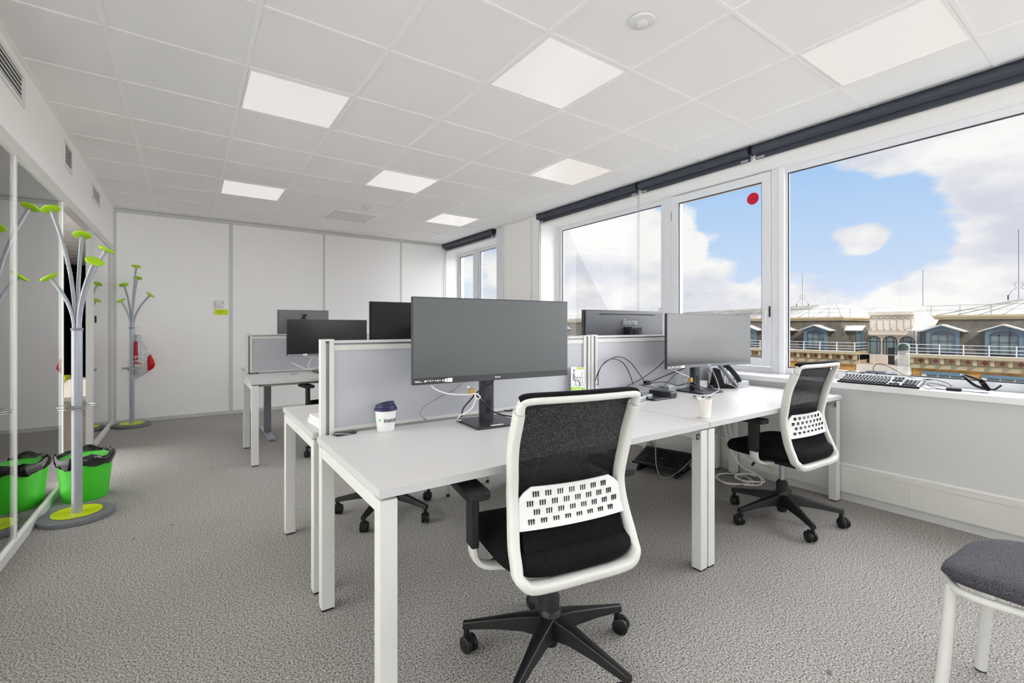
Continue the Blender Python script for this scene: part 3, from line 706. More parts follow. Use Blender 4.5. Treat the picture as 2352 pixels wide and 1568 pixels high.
dup(c1, (3.035, 1.405, 0), -.06, 'black and white office chair tucked at the window side desk beside the sill', base=20.5)
dup(c1, (1.06, 2.93, 0), PI+.16, 'office chair whose black star base shows under the nearest desk', base=8.5-189.2)
dup(c1, (1.20, 4.62, 0), .12, 'office chair at the far left desk, mostly hidden by the near divider', base=40)

# visitor chair, bottom right
t = thing('visitor_chair', 'dark grey padded chair with white tube legs at the lower right edge', 'chair', (2.06, .174, 0), -.06)
rs = []
n = 36
for r, z in ((.15, .432), (.222, .436), (.236, .452), (.232, .468), (.205, .480), (.10, .486)):
    ring = []
    for k in range(n):
        a = 2*PI*k/n; ca, sa = math.cos(a), math.sin(a); e = .5
        x = r*math.copysign(abs(ca)**e, ca); y = r*1.05*math.copysign(abs(sa)**e, sa)
        ring.append((x, y, z+.018*(x/.23)**2-.012*max(0, y/.24)**2))
    rs.append(ring)
M().rings(rs).build('seat', 'stoolf', t, smooth=70)
for sx in (-1, 1):
    for sy in (-1, 1):
        lg = M().tube([(sx*.19, sy*.20, .43), (sx*.197, sy*.215, .20), (sx*.205, sy*.23, .006)], .0160, 14).build('leg', 'legw', t, smooth=50)
        M().cyl((sx*.205, sy*.23, 0), .015, .008, 14).build('foot', 'blackm', lg)
M().tube(spline([(-.19, .20, .425), (-.205, 0, .428), (-.19, -.20, .425), (.19, -.20, .425), (.205, 0, .428), (.19, .20, .425)], 6, True), .012, 10, True).build('seat_frame', 'legw', t, smooth=50)
M().rev([(0, .410), (.014, .414), (.014, .432), (0, .432)], 16, c=(-.195, -.03, 0)).build('bumper', 'blackm', t, smooth=50)
m = M(); m.shell([[(x, -.22-.03*(z-.45)-.03*(1-(x/.2)**2)+.03, z) for x in [-.2+.04*i for i in range(11)]] for z in (.58, .65, .72, .80)], (0, -.02, 0)); m.build('backrest', 'stoolf', t, smooth=60)
for sx in (-1, 1): M().tube([(sx*.19, -.2, .43), (sx*.195, -.235, .60), (sx*.195, -.245, .78)], .012, 10).build('back_post', 'legw', t, smooth=50)

# ================================================================== COAT RACKS, BIN, BAG
def rack(lab, loc, arms, rz=0):
    t = thing('coat_rack', lab, 'coat rack', loc, rz, 'grey coat racks with lime green knobs')
    M().rev([(0, 0), (.176, 0), (.184, .004), (.184, .026), (.178, .032), (0, .032)], 56).build('base', 'dgrey', t, smooth=35)
    M().rev([(0, .0325), (.112, .0325), (.122, .034), (.122, .040), (.113, .040), (.108, .0355), (0, .0355)], 48).build('base_dish', 'lime2', t, smooth=50)
    M().rev([(0, .034), (.027, .034), (.027, 1.185), (0, 1.185)], 24).build('pole', 'silver', t, smooth=40)
    M().rev([(0, 1.178), (.031, 1.178), (.031, 1.195), (0, 1.195)], 24).build('collar', 'greymet', t, smooth=40)
    ring = [(.098*math.cos(a), .085*math.sin(a), .705) for a in [2*PI*i/40 for i in range(40)]]
    m = M(); m.tube(ring, .0035, 8, True); m.tube([(p[0]*.94, p[1]*.94, .690) for p in ring], .0035, 8, True)
    m.box(-.03, .03, -.03, .03, .688, .707); m.build('umbrella_ring', 'chrome', t, smooth=60)
    for az, R, zt in arms:
        ca, sa = math.cos(az), math.sin(az); pts = []
        for i in range(15):
            q = i/14; r = .013+(R-.013)*(q**1.9); z = 1.185+(zt-1.185)*(q**.93); pts.append(Vector((r*ca, r*sa, z)))
        ar = M().tube(pts, .0105, 12).build('arm', 'silver', t, smooth=60)
        d = (pts[-1]-pts[-2]).normalized(); X = Matrix.Translation(pts[-1]) @ d.to_track_quat('Z', 'Y').to_matrix().to_4x4()
        M().rev([(0, -.012), (.03, -.010), (.046, -.003), (.048, .002), (.044, .008), (.02, .012), (0, .0125)], 32, X=X).build('knob', 'lime', ar, smooth=60)
    return t
RA = -YAW     # camera right vector azimuth
def az(deg): return RA+math.radians(deg)
def arm_(l, d, z): return (RA+math.atan2(d, l), math.hypot(l, d), z)
rack('tall coat rack beside the green bin, nearest the viewer', (-.578, 3.97, 0), [arm_(-.20, .035, 1.952), arm_(-.08, .12, 1.804), arm_(.13, .065, 1.70), arm_(.17, -.065, 1.606), arm_(-.105, -.07, 1.506)], 0)
rack('coat rack in the far left corner holding the red and white bag', (-.562, 7.22, 0), [arm_(.134, -.10, 1.915), arm_(-.03, .12, 1.80), arm_(-.14, .05, 1.71), arm_(.18, .055, 1.59), arm_(-.048, -.10, 1.51)], 0)
# green bin
t = thing('waste_bin', 'bright green oval bin lined with a black bag behind the near coat rack', 'waste bin', (-.60, 4.43, 0))
M().rev([(0, 0), (.78, 0), (.80, .006), (.87, .12), (.96, .27), (.965, .285)], 56, sx=.155, sy=.19).build('bin_body', 'green', t, smooth=50)
m = M(); rs = []
rnd = [random.random() for _ in range(200)]
prof = [(.99, .245), (1.02, .262), (1.035, .285), (1.02, .305), (.965, .315), (.90, .303), (.86, .26), (.80, .18)]
for q, (r, z) in enumerate(prof):
    ring = []
    for k in range(72):
        a = 2*PI*k/72
        jr = .018*math.sin(9*a+q)+.012*math.sin(23*a+2*q)+.014*(rnd[(k*3+q*7) % 200]-.5); jz = .007*math.sin(7*a+.8*q)+.010*math.sin(4*a+1)+.006*(rnd[(k+q*11) % 200]-.5)
        ring.append(((r+jr)*.155*math.cos(a), (r+jr)*.19*math.sin(a), z+jz))
    rs.append(ring)
m.rings(rs, caps=False); m.build('bin_liner', 'liner', t, smooth=60)
# bag hanging on the far coat rack
R = Vector((cs, -sn, 0)); FW = Vector((sn, cs, 0)); O = Vector((-.562, 7.22, 0))+FW*.075
px = 5.5/1063.8
zz_ = lambda py: H-(py-HY)*px*1.02
out = [(768, 303.5, 321), (776, 303, 325), (784, 302.5, 328), (792, 301.8, 334), (800, 301.2, 338.5), (807, 300.6, 342), (814, 299.5, 345.5), (821, 298.4, 349), (829, 296.6, 353), (838, 295, 356.5), (844, 293.6, 353), (849, 293.4, 347), (854, 293.6, 341), (861, 295, 330), (867, 298, 318), (871, 301.5, 311)]
bag = thing('shopping_bag', 'red and white plastic shopping bag hanging from the far coat rack', 'bag', tuple(O), -YAW)
m = M(); rs = []; nn = 72
def lerp_out(py):
    for (a, l0, r0), (b_, l1, r1) in zip(out, out[1:]):
        if a <= py <= b_: t_ = (py-a)/(b_-a); return l0+(l1-l0)*t_, r0+(r1-r0)*t_
for q in range(53):
    py = 768+103*q/52; l, r = lerp_out(py); l -= 307; r -= 307; c = (l+r)/2*px; hw = (r-l)/2*px; v = (py-768)/103
    dp_ = .006+.034*math.sin(min(1, v*1.15)*PI*.9)**.8; ring = []
    for k in range(nn):
        a = 2*PI*k/nn; x = c+hw*math.copysign(abs(math.cos(a))**.9, math.cos(a))
        fold = .007*math.sin(x*120+v*9)*v+.004*math.sin(x*260-v*20)*v
        ring.append((x, -.04+dp_*math.sin(a)+fold, zz_(py)))
    rs.append(ring)
m.rings(rs)
for i, f in enumerate(m.f):
    cxx = 307+sum(m.v[k][0] for k in f)/len(f)/px; cy_ = HY+(H-sum(m.v[k][2] for k in f)/len(f))/px
    if (784 < cy_ < 838 and cxx < 325.5+max(0, cy_-820)*.1) or (cxx > 343+(cy_-811)*-.05 and 811 < cy_ < 854 and cxx > 337+abs(cy_-840)*.3): m.mi[i] = 1
m.build('bag_body', ['whitebag', 'redbag'], bag, smooth=60)
X0 = lambda u, py: ((u-307)*px, -.078, zz_(py))
M().tube(spline([X0(311, 770), X0(312, 760), X0(313.5, 752), (6.5*px, .0, zz_(750)), X0(316, 758), X0(319, 769)], 5), .003, 6).build('handle', 'whitebag', bag)
fl = []
for q in range(9):
    py = 771+62*q/8; l = 321.7+(326.5-321.7)*q/8; r = (321.9+(343-321.9)*min(1, q/5.2)) if q < 6 else 343
    fl.append([((l+(r-l)*j/6-307)*px, -.084-.006*math.sin(j*1.3+q*.3)-.01*(q/8), zz_(py)) for j in range(7)])
M().shell(fl, (0, .004, 0)).build('folded_flap', 'whitebag', bag, smooth=50)
text('lettering', 'PRIX ET', .042, frame((.018, -.091, zz_(820)), (1, 0, 0), (0, 0, 1)), 'white', bag, .0005)
text('lettering', 'QUALITÉ', .042, frame((.014, -.091, zz_(829.5)), (1, 0, 0), (0, 0, 1)), 'white', bag, .0005)

# thermostat and note on the back wall
t = thing('thermostat', 'small white thermostat on the back wall above the yellow note', 'thermostat', (.352, YB, 1.51))
M().box(-.05, .05, -.03, 0, -.05, .052).build('housing', 'whiteb', t, bevel=.004)
M().rev([(0, 0), (.017, 0), (.016, .008), (0, .008)], 24, X=Matrix.Translation((-.012, -.03, -.022)) @ Matrix.Rotation(PI/2, 4, 'X')).build('dial', 'whitep', t, smooth=40)
M().box(.028, .034, -.032, -.028, .0, .03).build('switch', 'cableg', t)
t = thing('sticky_note', 'bright yellow note stuck below the thermostat on the back wall', 'note', (.365, YB, 1.40))
M().shell([[(x, -.003-.012*(1 if z < 0 else 0), z) for x in (-.073, -.02, .03, .075)] for z in (-.036, .036)], (0, .001, 0)).build('paper', 'note', t)
M().box(-.05, .03, -.0125, -.0095, .008, .012).box(-.045, .01, -.0145, -.0115, -.006, -.002).build('handwriting', 'noted', t)

# ================================================================== THINGS ON THE DESKS
D = .7305
# blue lidded travel cup
t = thing('travel_cup', 'white cup with a navy lid at the left of the nearest desk', 'cup', (.738, 2.065, D))
M().rev([(0, 0), (.037, 0), (.0385, .003), (.0465, .096), (.0, .096)], 40).build('cup_body', 'whiteb', t, smooth=40)
m = M(); m.rev([(0, .094), (.0515, .094), (.052, .098), (.051, .104), (.046, .108), (.045, .116), (.041, .118), (.0, .118)], 40); li = m.build('lid', 'navy', t, smooth=40)
P5 = []
for i in range(25):
    a = 2*PI*i/24; P5.append((.038*math.cos(a), .038*math.sin(a), .117+.013*(1+math.cos(a-az(20)))*.5*1.2))
m = M(); m.rings([[(p[0]*1.02, p[1]*1.02, .115) for p in P5[:-1]], [(p[0], p[1], p[2]) for p in P5[:-1]], [(p[0]*.85, p[1]*.85, p[2]-.001) for p in P5[:-1]], [(p[0]*.8, p[1]*.8, p[2]-.007) for p in P5[:-1]]]); m.build('sip_rim', 'navy', li, smooth=60)
def bend(co, a0=az(-34), zc=.052):
    r = .0385+(.0465-.0385)*((zc+co.y)/.096)+.0006+co.z*.3; a = a0+co.x*.95/r
    return Vector((r*math.cos(a), r*math.sin(a), zc+co.y))
text('lettering', 'inetum', .030, None, 'ink', t, .0004, bend=bend)
M().add([bend(Vector((x, y, 0))) for x, y in ((-.066, -.005), (-.058, -.005), (-.058, .007), (-.066, .007))], [(0, 1, 2, 3)]).build('mark', 'green', t)
# paper cup
t = tag(M().rev([(0, 0), (.0255, 0), (.0265, .003), (.0355, .092), (.037, .095), (.0355, .0965), (.0343, .094), (.0255, .006), (0, .006)], 40).build('paper_cup', 'paper', smooth=40), 'small white paper cup at the edge of the window side desk', 'cup'); t.location = (2.205, 1.405, D)
# clamps at the divider
for (x, y), lab in (((.565, 2.095), 'black cable clip on the nearest desk beside the divider post'), ((.535, 5.30), 'black cable clip on the far left desk corner')):
    t = thing('cable_clip', lab, 'cable clip', (x, y, D), .15, 'black cable clips')
    M().prism(rect_outline(.095, .045, .01), lambda u, v, q: (u, v, q), 0, .009).build('clip_body', 'blacks', t, bevel=.003)
    M().tube([(-.05, .015, .007), (-.045, -.02, .011), (.012, -.03, .004)], .0018, 6).build('wire_spring', 'chrome', t)
# boxes on desk B
t = thing('box_stack', 'small stack of white boxes on the desk behind the near divider post', 'box', (.56, 2.37, D), .05)
M().box(-.07, .07, -.10, .10, 0, .022).build('lower_box', 'whiteb', t, bevel=.002); M().box(-.066, .066, -.09, .09, .0225, .042).build('upper_box', 'paper', t, bevel=.002)
M().box(-.0665, .0665, -.0905, -.08, .023, .028).build('red_stripe', 'redbag', t)
# brochure standing against the divider
t = thing('brochure', 'green and white leaflet showing a seated worker, standing against the divider', 'leaflet', (1.955, 2.095, D), 0)
X = Matrix.Rotation(math.radians(-6), 4, 'X') @ Matrix.Rotation(math.radians(4.5), 4, 'Y')
t.rotation_euler = (0, 0, -.1)
M().box(-.052, .052, 0, .0015, .002, .225, X=X).build('card', 'whiteb', t)
M().box(-.0515, .0515, -.0006, 0, .06, .10, X=X).box(-.01, .045, -.0006, 0, .212, .222, X=X).build('green_band', 'lime', t)
m = M(); P = lambda x, z: X @ Vector((x, -.001, z))
m.tube([P(-.03, .19), P(-.031, .16), P(-.024, .142), P(.0, .145), (P(.014, .125)), P(.012, .108)], .0028, 6); m.tube([P(-.03, .175), P(-.015, .155), P(.005, .16)], .0018, 6)
m.rev([(0, -.001), (.007, 0), (0, .001)], 16, X=Matrix.Translation(P(-.03, .203)) @ Matrix.Rotation(PI/2, 4, 'X'))
m.tube([P(-.01, .162), P(.04, .162)], .001, 6); m.tube([P(.018, .162), P(.02, .105)], .0009, 6); m.tube([P(.033, .162), P(.038, .108)], .0009, 6); m.tube([P(.03, .165), P(.034, .195)], .001, 6)
m.tube([P(-.018, .138), P(-.017, .115)], .0011, 6); m.tube([P(-.034, .107), P(-.016, .115), P(.0, .107)], .001, 6); m.tube([P(-.038, .18), P(-.036, .143), P(-.012, .138)], .0009, 6)
m.build('seated_figure', 'greymet', t)
for s_, z_ in (('LE TRAVAIL', .088), ('SUR ÉCRAN', .073)): text('lettering', s_, .0125, X @ frame((-.003, -.0009, z_), (1, 0, 0), (0, 0, 1)), 'white', t, .0002)
# cable grommet / power strip / dock
def cable(name, lab, pts, r, m, grp=None, n=7):
    o = M().tube(spline(pts, n), r, 8).build(name, m, smooth=60); tag(o, lab, 'cable', grp); return o
t = thing('power_strip', 'grey power strip with rocker switches beside the black dock', 'power strip', (2.345, 1.955, D), .30)
M().prism(rect_outline(.34, .065, .012), lambda u, v, q: (u, v, q), 0, .03).build('strip_body', 'silver', t, bevel=.006)
m = M()
for x in (-.13, -.11, -.02, 0, .03): m.box(x, x+.008, -.012, .012, .03, .036)
m.rev([(0, 0), (.011, 0), (.011, .006), (0, .006)], 16, X=Matrix.Translation((.06, -.0325, .016)) @ Matrix.Rotation(PI/2, 4, 'X')); m.build('switch', 'blackm', t)
M().box(-.085, -.035, -.016, .016, .03, .034).build('label', 'white', t)
t = thing('docking_station', 'dark grey docking tray with a raised bar at the right', 'docking station', (2.585, 1.975, D), .02)
M().box(-.16, .06, -.08, .10, 0, .010).build('tray', 'base', t, bevel=.003)
M().box(.0, .07, -.085, .09, .0, .042).build('raised_bar', 'base', t, bevel=.008)
tag(M().box(-.04, .04, -.03, .03, 0, .05).build('power_adapter', 'whitep', bevel=.006), 'white cube adapter behind the grey power strip', 'adapter'); bpy.data.objects['power_adapter'].location = (2.43, 2.085, D)
o = tag(M().box(-.055, .055, -.03, .03, 0, .055).build('white_box', 'whiteb', bevel=.006), 'small white box between monitor stand and desk phone', 'box'); o.location = (3.235, 2.10, D)
t = thing('hub_box', 'small white and silver hub left of the curved monitor stand', 'hub', (2.86, 2.10, D))
M().box(-.05, .04, -.03, .03, 0, .042).build('body', 'silver', t, bevel=.004); M().box(-.055, .045, -.034, .034, .042, .050).build('lid', 'whiteb', t, bevel=.003)
# desk phone
t = thing('desk_phone', 'silver and black desk phone leaning beside the curved monitor', 'telephone', (3.43, 2.03, D), .72)
side = [(-.085, 0), (.075, 0), (.085, .012), (-.02, .155), (-.035, .16), (-.05, .15)]
M().prism([(-.085, 0), (.07, 0), (.075, .008), (.0, .03), (-.035, .145), (-.06, .14)], lambda u, v, q: (q, -u, v), -.08, .08).build('stand', 'blackm', t, bevel=.004)
M().prism([(.092, .006), (.100, .018), (-.028, .182), (-.042, .176)], lambda u, v, q: (q, -u, v), -.09, .09).build('body', 'silver', t, bevel=.005)
ex = Vector((0, .10+.028, .164)).normalized()
Xf = frame((0, -.036, .102), (1, 0, 0), (0, .64, .77))
m = M()
for a in range(3):
    for b in range(4): m.box(.012+a*.022, .026+a*.022, -.055+b*.016, -.046+b*.016, .002, .005, X=Xf)
for b in range(5): m.box(-.02, -.006, -.055+b*.016, -.048+b*.016, .002, .004, X=Xf)
m.build('keys', 'blackm', t)
M().box(.0, .075, .02, .06, .002, .004, X=Xf).build('display', 'base', t)
m = M(); m.tube(spline([Xf @ Vector(p) for p in ((-.06, -.085, .02), (-.06, -.06, .03), (-.06, 0, .034), (-.06, .06, .03), (-.06, .085, .02))], 5), 0, 12, shape=(.019, .011)); m.build('handset', 'black', t, smooth=50)
# clear plastic box
t = thing('plastic_box', 'small clear plastic box right of the desk phone', 'box', (3.545, 1.955, D), -.1)
M().box(-.065, .065, -.035, .035, 0, .05).build('shell', 'clear', t, bevel=.006)
m = M()
for k in range(9): m.cbox((-.05+.012*k, .02*math.sin(k*2), .014+.006*(k % 3)), (.012, .02, .014), Matrix.Rotation(.0, 4, 'Z'))
m.build('contents', 'silver', t)
o = tag(M().rev([(0, 0), (.028, .002), (.032, .010), (.02, .022), (0, .026)], 28, sx=1, sy=.7).build('computer_mouse', 'black', smooth=60), 'black computer mouse under the curved monitor', 'mouse'); o.location = (3.20, 1.99, D+.0105)
# ---- cables
yq = 2.10
q = lambda a, b, y=yq: PY(a, b, y)
g1 = 'black cables heaped behind the power strip'
cable('cable', 'black cable in a tall outer arch against the right divider', [PZ(1366, 897, D+.004), q(1369, 868), q(1384, 838), q(1408, 822), q(1428, 820), q(1448, 832), q(1466, 855), q(1482, 878, 2.08)], .0030, 'blacks')
cable('cable', 'black cable in a lower inner arch against the right divider', [PZ(1378, 893, D+.004), q(1374, 880), q(1375, 855), q(1388, 833), q(1408, 824), q(1430, 832), q(1445, 856), q(1455, 884, 2.08)], .0030, 'blacks')
cable('cable', 'black cable rising from the power strip to the curved monitor, left end', [q(1440, 886), q(1462, 876), q(1485, 862), q(1508, 845), q(1526, 828, 2.05)], .0030, 'blacks')
cable('cable', 'thick black cable slanting up under the curved monitor', [q(1478, 885, 2.06), q(1500, 875), q(1530, 862), q(1560, 850, 2.08), q(1590, 838, 2.05)], .0042, 'blacks')
cable('cable', 'black cable running flat from power strip to monitor stand', [q(1470, 884, 2.05), q(1500, 879, 2.07), q(1530, 877, 2.06), q(1556, 885, 2.06), q(1580, 878, 2.02)], .0035, 'blacks')
cable('cable', 'thin black cable curling between dock and monitor stand', [q(1475, 886, 2.07), q(1495, 888, 2.07), q(1512, 892, 2.08), q(1528, 884, 2.08), q(1548, 862, 2.08), q(1562, 855, 2.07)], .0024, 'blacks')
cable('cable', 'black looped cable on the desk before the dock', [PZ(1480, 896, .745), PZ(1492, 893, .75), PZ(1500, 900, .745), PZ(1494, 908, .742), PZ(1484, 914, .745)], .0028, 'blacks')
o = tag(M().box(-.022, .022, -.016, .016, -.014, .014).build('cable_plug', 'blackm', bevel=.004), 'black plug where the cables meet behind the dock', 'plug'); o.location = q(1486, 879, 2.07)
# curved monitor cables
g = lambda a, b, y=1.98: PY(a, b, y)
cable('cable', 'black cable tied to the curved monitor stand, sweeping right over its base', [g(1585, 848, 2.0), g(1587, 862, 1.98), g(1592, 877, 1.98), g(1610, 888, 1.97), g(1635, 893, 1.95), g(1652, 897, 1.93)], .0038, 'blacks')
cable('cable', 'thin grey cable drooping over the curved monitor base', [g(1576, 876, 1.98), g(1592, 886, 1.97), g(1612, 897, 1.93), g(1630, 901, 1.92)], .0026, 'blacks')
cable('cable', 'white cables gathered at the curved monitor stand', [g(1550, 851, 1.95), g(1568, 859, 1.97), g(1584, 867, 1.98), g(1572, 872, 1.98), g(1586, 868, 1.975), g(1573, 880, 1.98)], .0028, 'cablew')
cable('cable', 'white cable hanging to the desk right of the curved monitor stand', [g(1634, 846, 2.0), g(1644, 866, 1.98), g(1650, 884, 1.95), PZ(1651, 896, D+.012), PZ(1640, 902, D+.014), PZ(1632, 907, D+.012), PZ(1625, 912, D+.006)], .0026, 'cablew')
cable('cable', 'black cord hanging from the curved monitor towards the desk phone', [g(1625, 845, 2.0), g(1640, 865, 1.98), g(1650, 890, 1.94), PZ(1655, 897, D+.004)], .0030, 'blacks')
cable('cable', 'thin cable ending in small plugs near the paper cup', [PZ(1595, 910, D+.006), PZ(1600, 916, D+.004), PZ(1612, 914, D+.004), PZ(1630, 911, D+.004), PZ(1650, 907, D+.004), PZ(1660, 903, D+.004), PZ(1652, 898, D+.012)], .0020, 'cableg')
for a, b, mm, lb in ((1596, 911, 'base', 'small black plug left of the paper cup rim'), (1615, 913, 'blackm', 'small black connector behind the paper cup'), (1629, 912.5, 'blackm', 'second black connector behind the paper cup, to the right')):
    o = tag(M().box(-.009, .009, -.006, .006, 0, .009).build('cable_plug', mm, bevel=.002), lb, 'plug'); o.location = PZ(a, b, D+.001)
o = tag(M().box(-.012, .012, -.012, .012, -.016, .016).build('tape_wrap', 'gold', bevel=.003), 'yellow tag on the cables at the curved monitor stand', 'tag'); o.location = g(1586, 872, 1.955)
# near monitor cables
h = lambda a, b, y=1.93: PY(a, b, y)
cable('cable', 'thick black cable from the near monitor crossing its stand', [h(1135, 871, 1.90), h(1125, 882, 1.90), h(1108, 892, 1.90), h(1094, 903, 1.90), h(1078, 921, 1.90), h(1064, 938, 1.90), h(1060, 957, 1.90)], .0038, 'blacks')
cable('cable', 'white cable sagging from the near monitor to its stand', [h(990, 885, 1.89), h(1003, 895, 1.89), h(1030, 904, 1.89), h(1075, 906, 1.885), h(1092, 903, 1.885), h(1103, 912, 1.89), h(1094, 916, 1.885), h(1090, 905, 1.885)], .0030, 'cablew')
cable('cable', 'white cable falling from the tied bundle to the near monitor base', [h(1092, 905, 1.885), h(1091, 920, 1.885), h(1084, 936, 1.885), h(1070, 947, 1.885), h(1056, 955, 1.885), PZ(1050, 965, .748), PZ(1060, 964, .748)], .0029, 'cablew')
cable('cable', 'black cable from the bundle across the near monitor base to the right', [h(1094, 908, 1.89), h(1110, 922, 1.89), h(1125, 938, 1.87), h(1145, 950, 1.86), h(1178, 957, 1.84), PZ(1200, 962, .75)], .0037, 'blacks')
cable('cable', 'grey cable looping down the divider left of the near monitor stand', [h(1060, 880, 2.09), h(1040, 897, 2.10), h(1010, 912, 2.11), h(980, 930, 2.115), h(966, 944, 2.11), h(968, 955, 2.10), PZ(985, 963, D+.005), PZ(1025, 956, D+.005), PZ(1060, 948, D+.005)], .0028, 'cableg')
cable('cable', 'black looped cable on the desk right of the near monitor stand', [PZ(1122, 946, D+.012), PZ(1126, 927, D+.025), PZ(1140, 930, D+.012), PZ(1155, 941, D+.006), PZ(1175, 943, D+.006), PZ(1172, 936, D+.01), PZ(1150, 938, D+.014)], .0035, 'blacks')
o = tag(M().box(-.012, .012, -.012, .012, -.014, .014).build('tape_wrap', 'gold', bevel=.003), 'gold tape around cables at the near monitor stand', 'tag'); o.location = h(1083, 899, 1.905)
o = tag(M().box(-.006, .006, -.0006, .0006, -.005, .005).build('paper_tag', 'white'), 'tiny white label hanging from the cables of the near monitor', 'label'); o.location = h(1076, 888, 1.90)
# far desk cables
k5 = lambda a, b, y=5.1: PY(a, b, y)
cable('cable', 'white cable curving below the far left monitor', [k5(701, 817), k5(715, 819), k5(730, 823), k5(745, 832)], .006, 'cablew')
cable('cable', 'white cable lying along the far left desk in a long bow', [k5(671, 833, 5.25), k5(690, 842, 5.2), k5(708, 848, 5.15), k5(735, 843, 5.1), k5(760, 838, 5.1)], .006, 'cablew')
cable('cable', 'white cable dropping in an open curve beneath the far left monitor', [k5(721, 817), k5(712, 830), k5(708, 840), k5(712, 846)], .005, 'cablew')
o = tag(M().box(-.045, .045, -.012, .012, 0, .006).build('pen', 'silver', bevel=.002), 'silver pen lying on the far left desk', 'pen'); o.location = (.86, 4.98, D); o.rotation_euler = (0, 0, .3)

# ================================================================== SILL THINGS
t = thing('keyboard', 'black computer keyboard with grey plate lying on the window sill', 'keyboard', (3.752, 1.143, ZS+.001), -PI/2+.0)
X = Matrix.Rotation(math.radians(15), 4, 'X')
M().box(-.225, .225, 0, .15, 0, .014, X=X).build('case', 'black', t, bevel=.004)
M().box(-.218, .218, .008, .145, .0142, .0155, X=X).build('key_plate', 'silver', t)
m = M()
def key(x, y, w_=.0165, d_=.0155): m.add([(x, y, .0155), (x+w_, y, .0155), (x+w_, y+d_, .0155), (x, y+d_, .0155), (x+.002, y+.002, .023), (x+w_-.002, y+.002, .023), (x+w_-.002, y+d_-.001, .0235), (x+.002, y+d_-.001, .0235)], [(0, 1, 5, 4), (1, 2, 6, 5), (2, 3, 7, 6), (3, 0, 4, 7), (4, 5, 6, 7)], X)
for r in range(5):
    y = .012+r*.0195
    for c in range(14): key(-.212+c*.0192+(.004 if r % 2 else 0), y)
    for c in range(4): key(.135+c*.0192, y)
for c in range(13): key(-.212+c*.0205, .120, .015)
for c in range(3):
    key(.068+c*.019, .012); key(.068+c*.019, .070); key(.068+c*.019, .0895); key(.068+c*.019, .120)
key(.087, .0315)
m.build('keys', 'black', t)
s_ = lambda a, b, x=3.9: PX(a, b, x)
cable('cable', 'thin black cable arching behind the keyboard up against the window', [s_(2018, 858, 3.93), s_(2006, 850, 3.95), s_(2010, 838, 3.97), s_(2025, 836, 3.98), s_(2050, 846, 3.98), s_(2080, 862, 3.97), s_(2110, 871, 3.95), s_(2140, 872, 3.97)], .0022, 'blacks')
cable('cable', 'short black cable bowing at the left end of the keyboard', [s_(1941, 857, 3.93), s_(1950, 851, 3.94), s_(1965, 853, 3.94), s_(1975, 858, 3.93), s_(1998, 855, 3.94), s_(2016, 860, 3.92)], .0022, 'blacks')
# bottle
t = thing('water_bottle', 'clear ribbed water bottle with dark green cap behind the keyboard', 'bottle', (3.975, 1.055, ZS))
M().rev([(0, .001), (.031, .001), (.033, .01), (.033, .04), (.0315, .05), (.033, .06), (.033, .20), (.030, .225), (.028, .235)], 28, caps=False).build('bottle_body', 'clear2', t, smooth=60)
M().rev([(0, .232), (.033, .232), (.033, .262), (.022, .280), (0, .284)], 28).build('cap', mat('cap_green', C(66, 84, 80), .35), t, smooth=50)
# clear tray behind the chair
t = thing('clear_tray', 'clear plastic tray with purple print on the sill behind the chair back', 'tray', (3.985, 1.42, ZS))
M().box(-.03, .03, -.10, .10, 0.001, .07).build('shell', 'clear2', t, bevel=.005); M().box(-.022, -.018, .02, .08, .012, .055).build('print', mat('purple_print', C(196, 176, 206), .6), t)
# headset
t = thing('headset', 'black headset with boom microphone lying on the window sill', 'headset', (3.92, .70, ZS))
pts = [PX(2264, 893, 3.90)-Vector((3.92, .70, ZS)), PX(2240, 885, 3.90)-Vector((3.92, .70, ZS)), PX(2215, 866, 3.93)-Vector((3.92, .70, ZS)), PX(2207, 861, 3.98)-Vector((3.92, .70, ZS)), PX(2222, 863, 4.0)-Vector((3.92, .70, ZS)), PX(2250, 873, 3.99)-Vector((3.92, .70, ZS)), PX(2264, 882, 3.97)-Vector((3.92, .70, ZS))]
M().tube(spline(pts, 6), 0, 10, shape=(.004, .008)).build('headband', 'black', t, smooth=50)
for a, b, x in ((2264, 888, 3.90), (2258, 880, 3.97)):
    c = PX(a, b, x)-Vector((3.92, .70, ZS)); c.z = max(c.z, .028)
    M().rev([(0, -.01), (.024, -.01), (.028, 0), (.024, .01), (0, .01)], 24, X=Matrix.Translation(c) @ Euler((.9, .5, 0)).to_matrix().to_4x4()).build('ear_cushion', 'seat', t, smooth=50)
c0 = PX(2268, 893, 3.90)-Vector((3.92, .70, ZS)); M().tube([c0, c0+Vector((0, -.03, -.001)), c0+Vector((-.004, -.06, .03))], .006, 8).build('microphone_boom', 'black', t, smooth=50)
o = tag(M().box(-.014, .014, -.034, .034, 0, .018).build('control_box', 'blackm', bevel=.004), 'black in line control box lying beside the headset', 'control box'); o.location = (3.835, .775, ZS)
zz = ZS+.005
cable('cable', 'coiled thin black headset cord on the window sill', [(3.835, .81, zz), (3.82, .86, zz), (3.80, .90, zz), (3.83, .94, zz+.03), (3.88, .92, zz+.05), (3.92, .86, zz+.045), (3.90, .80, zz+.02), (3.86, .82, zz), (3.83, .88, zz+.01), (3.86, .90, zz+.03), (3.90, .84, zz+.02), (3.86, .80, zz)], .0022, 'blacks')
cable('cable', 'short headset cord with plug at the sill edge', [(3.835, .74, zz), (3.83, .70, zz), (3.825, .66, zz), (3.835, .625, zz)], .0022, 'blacks')
t = thing('desk_phone', 'grey and black device at the far right end of the window sill', 'telephone', (3.93, .375, ZS), -.9)
M().prism([(-.09, 0), (.08, 0), (.08, .012), (-.06, .10), (-.09, .10)], lambda u, v, q: (q, -u, v), -.08, .08).build('body', 'base', t, bevel=.006)
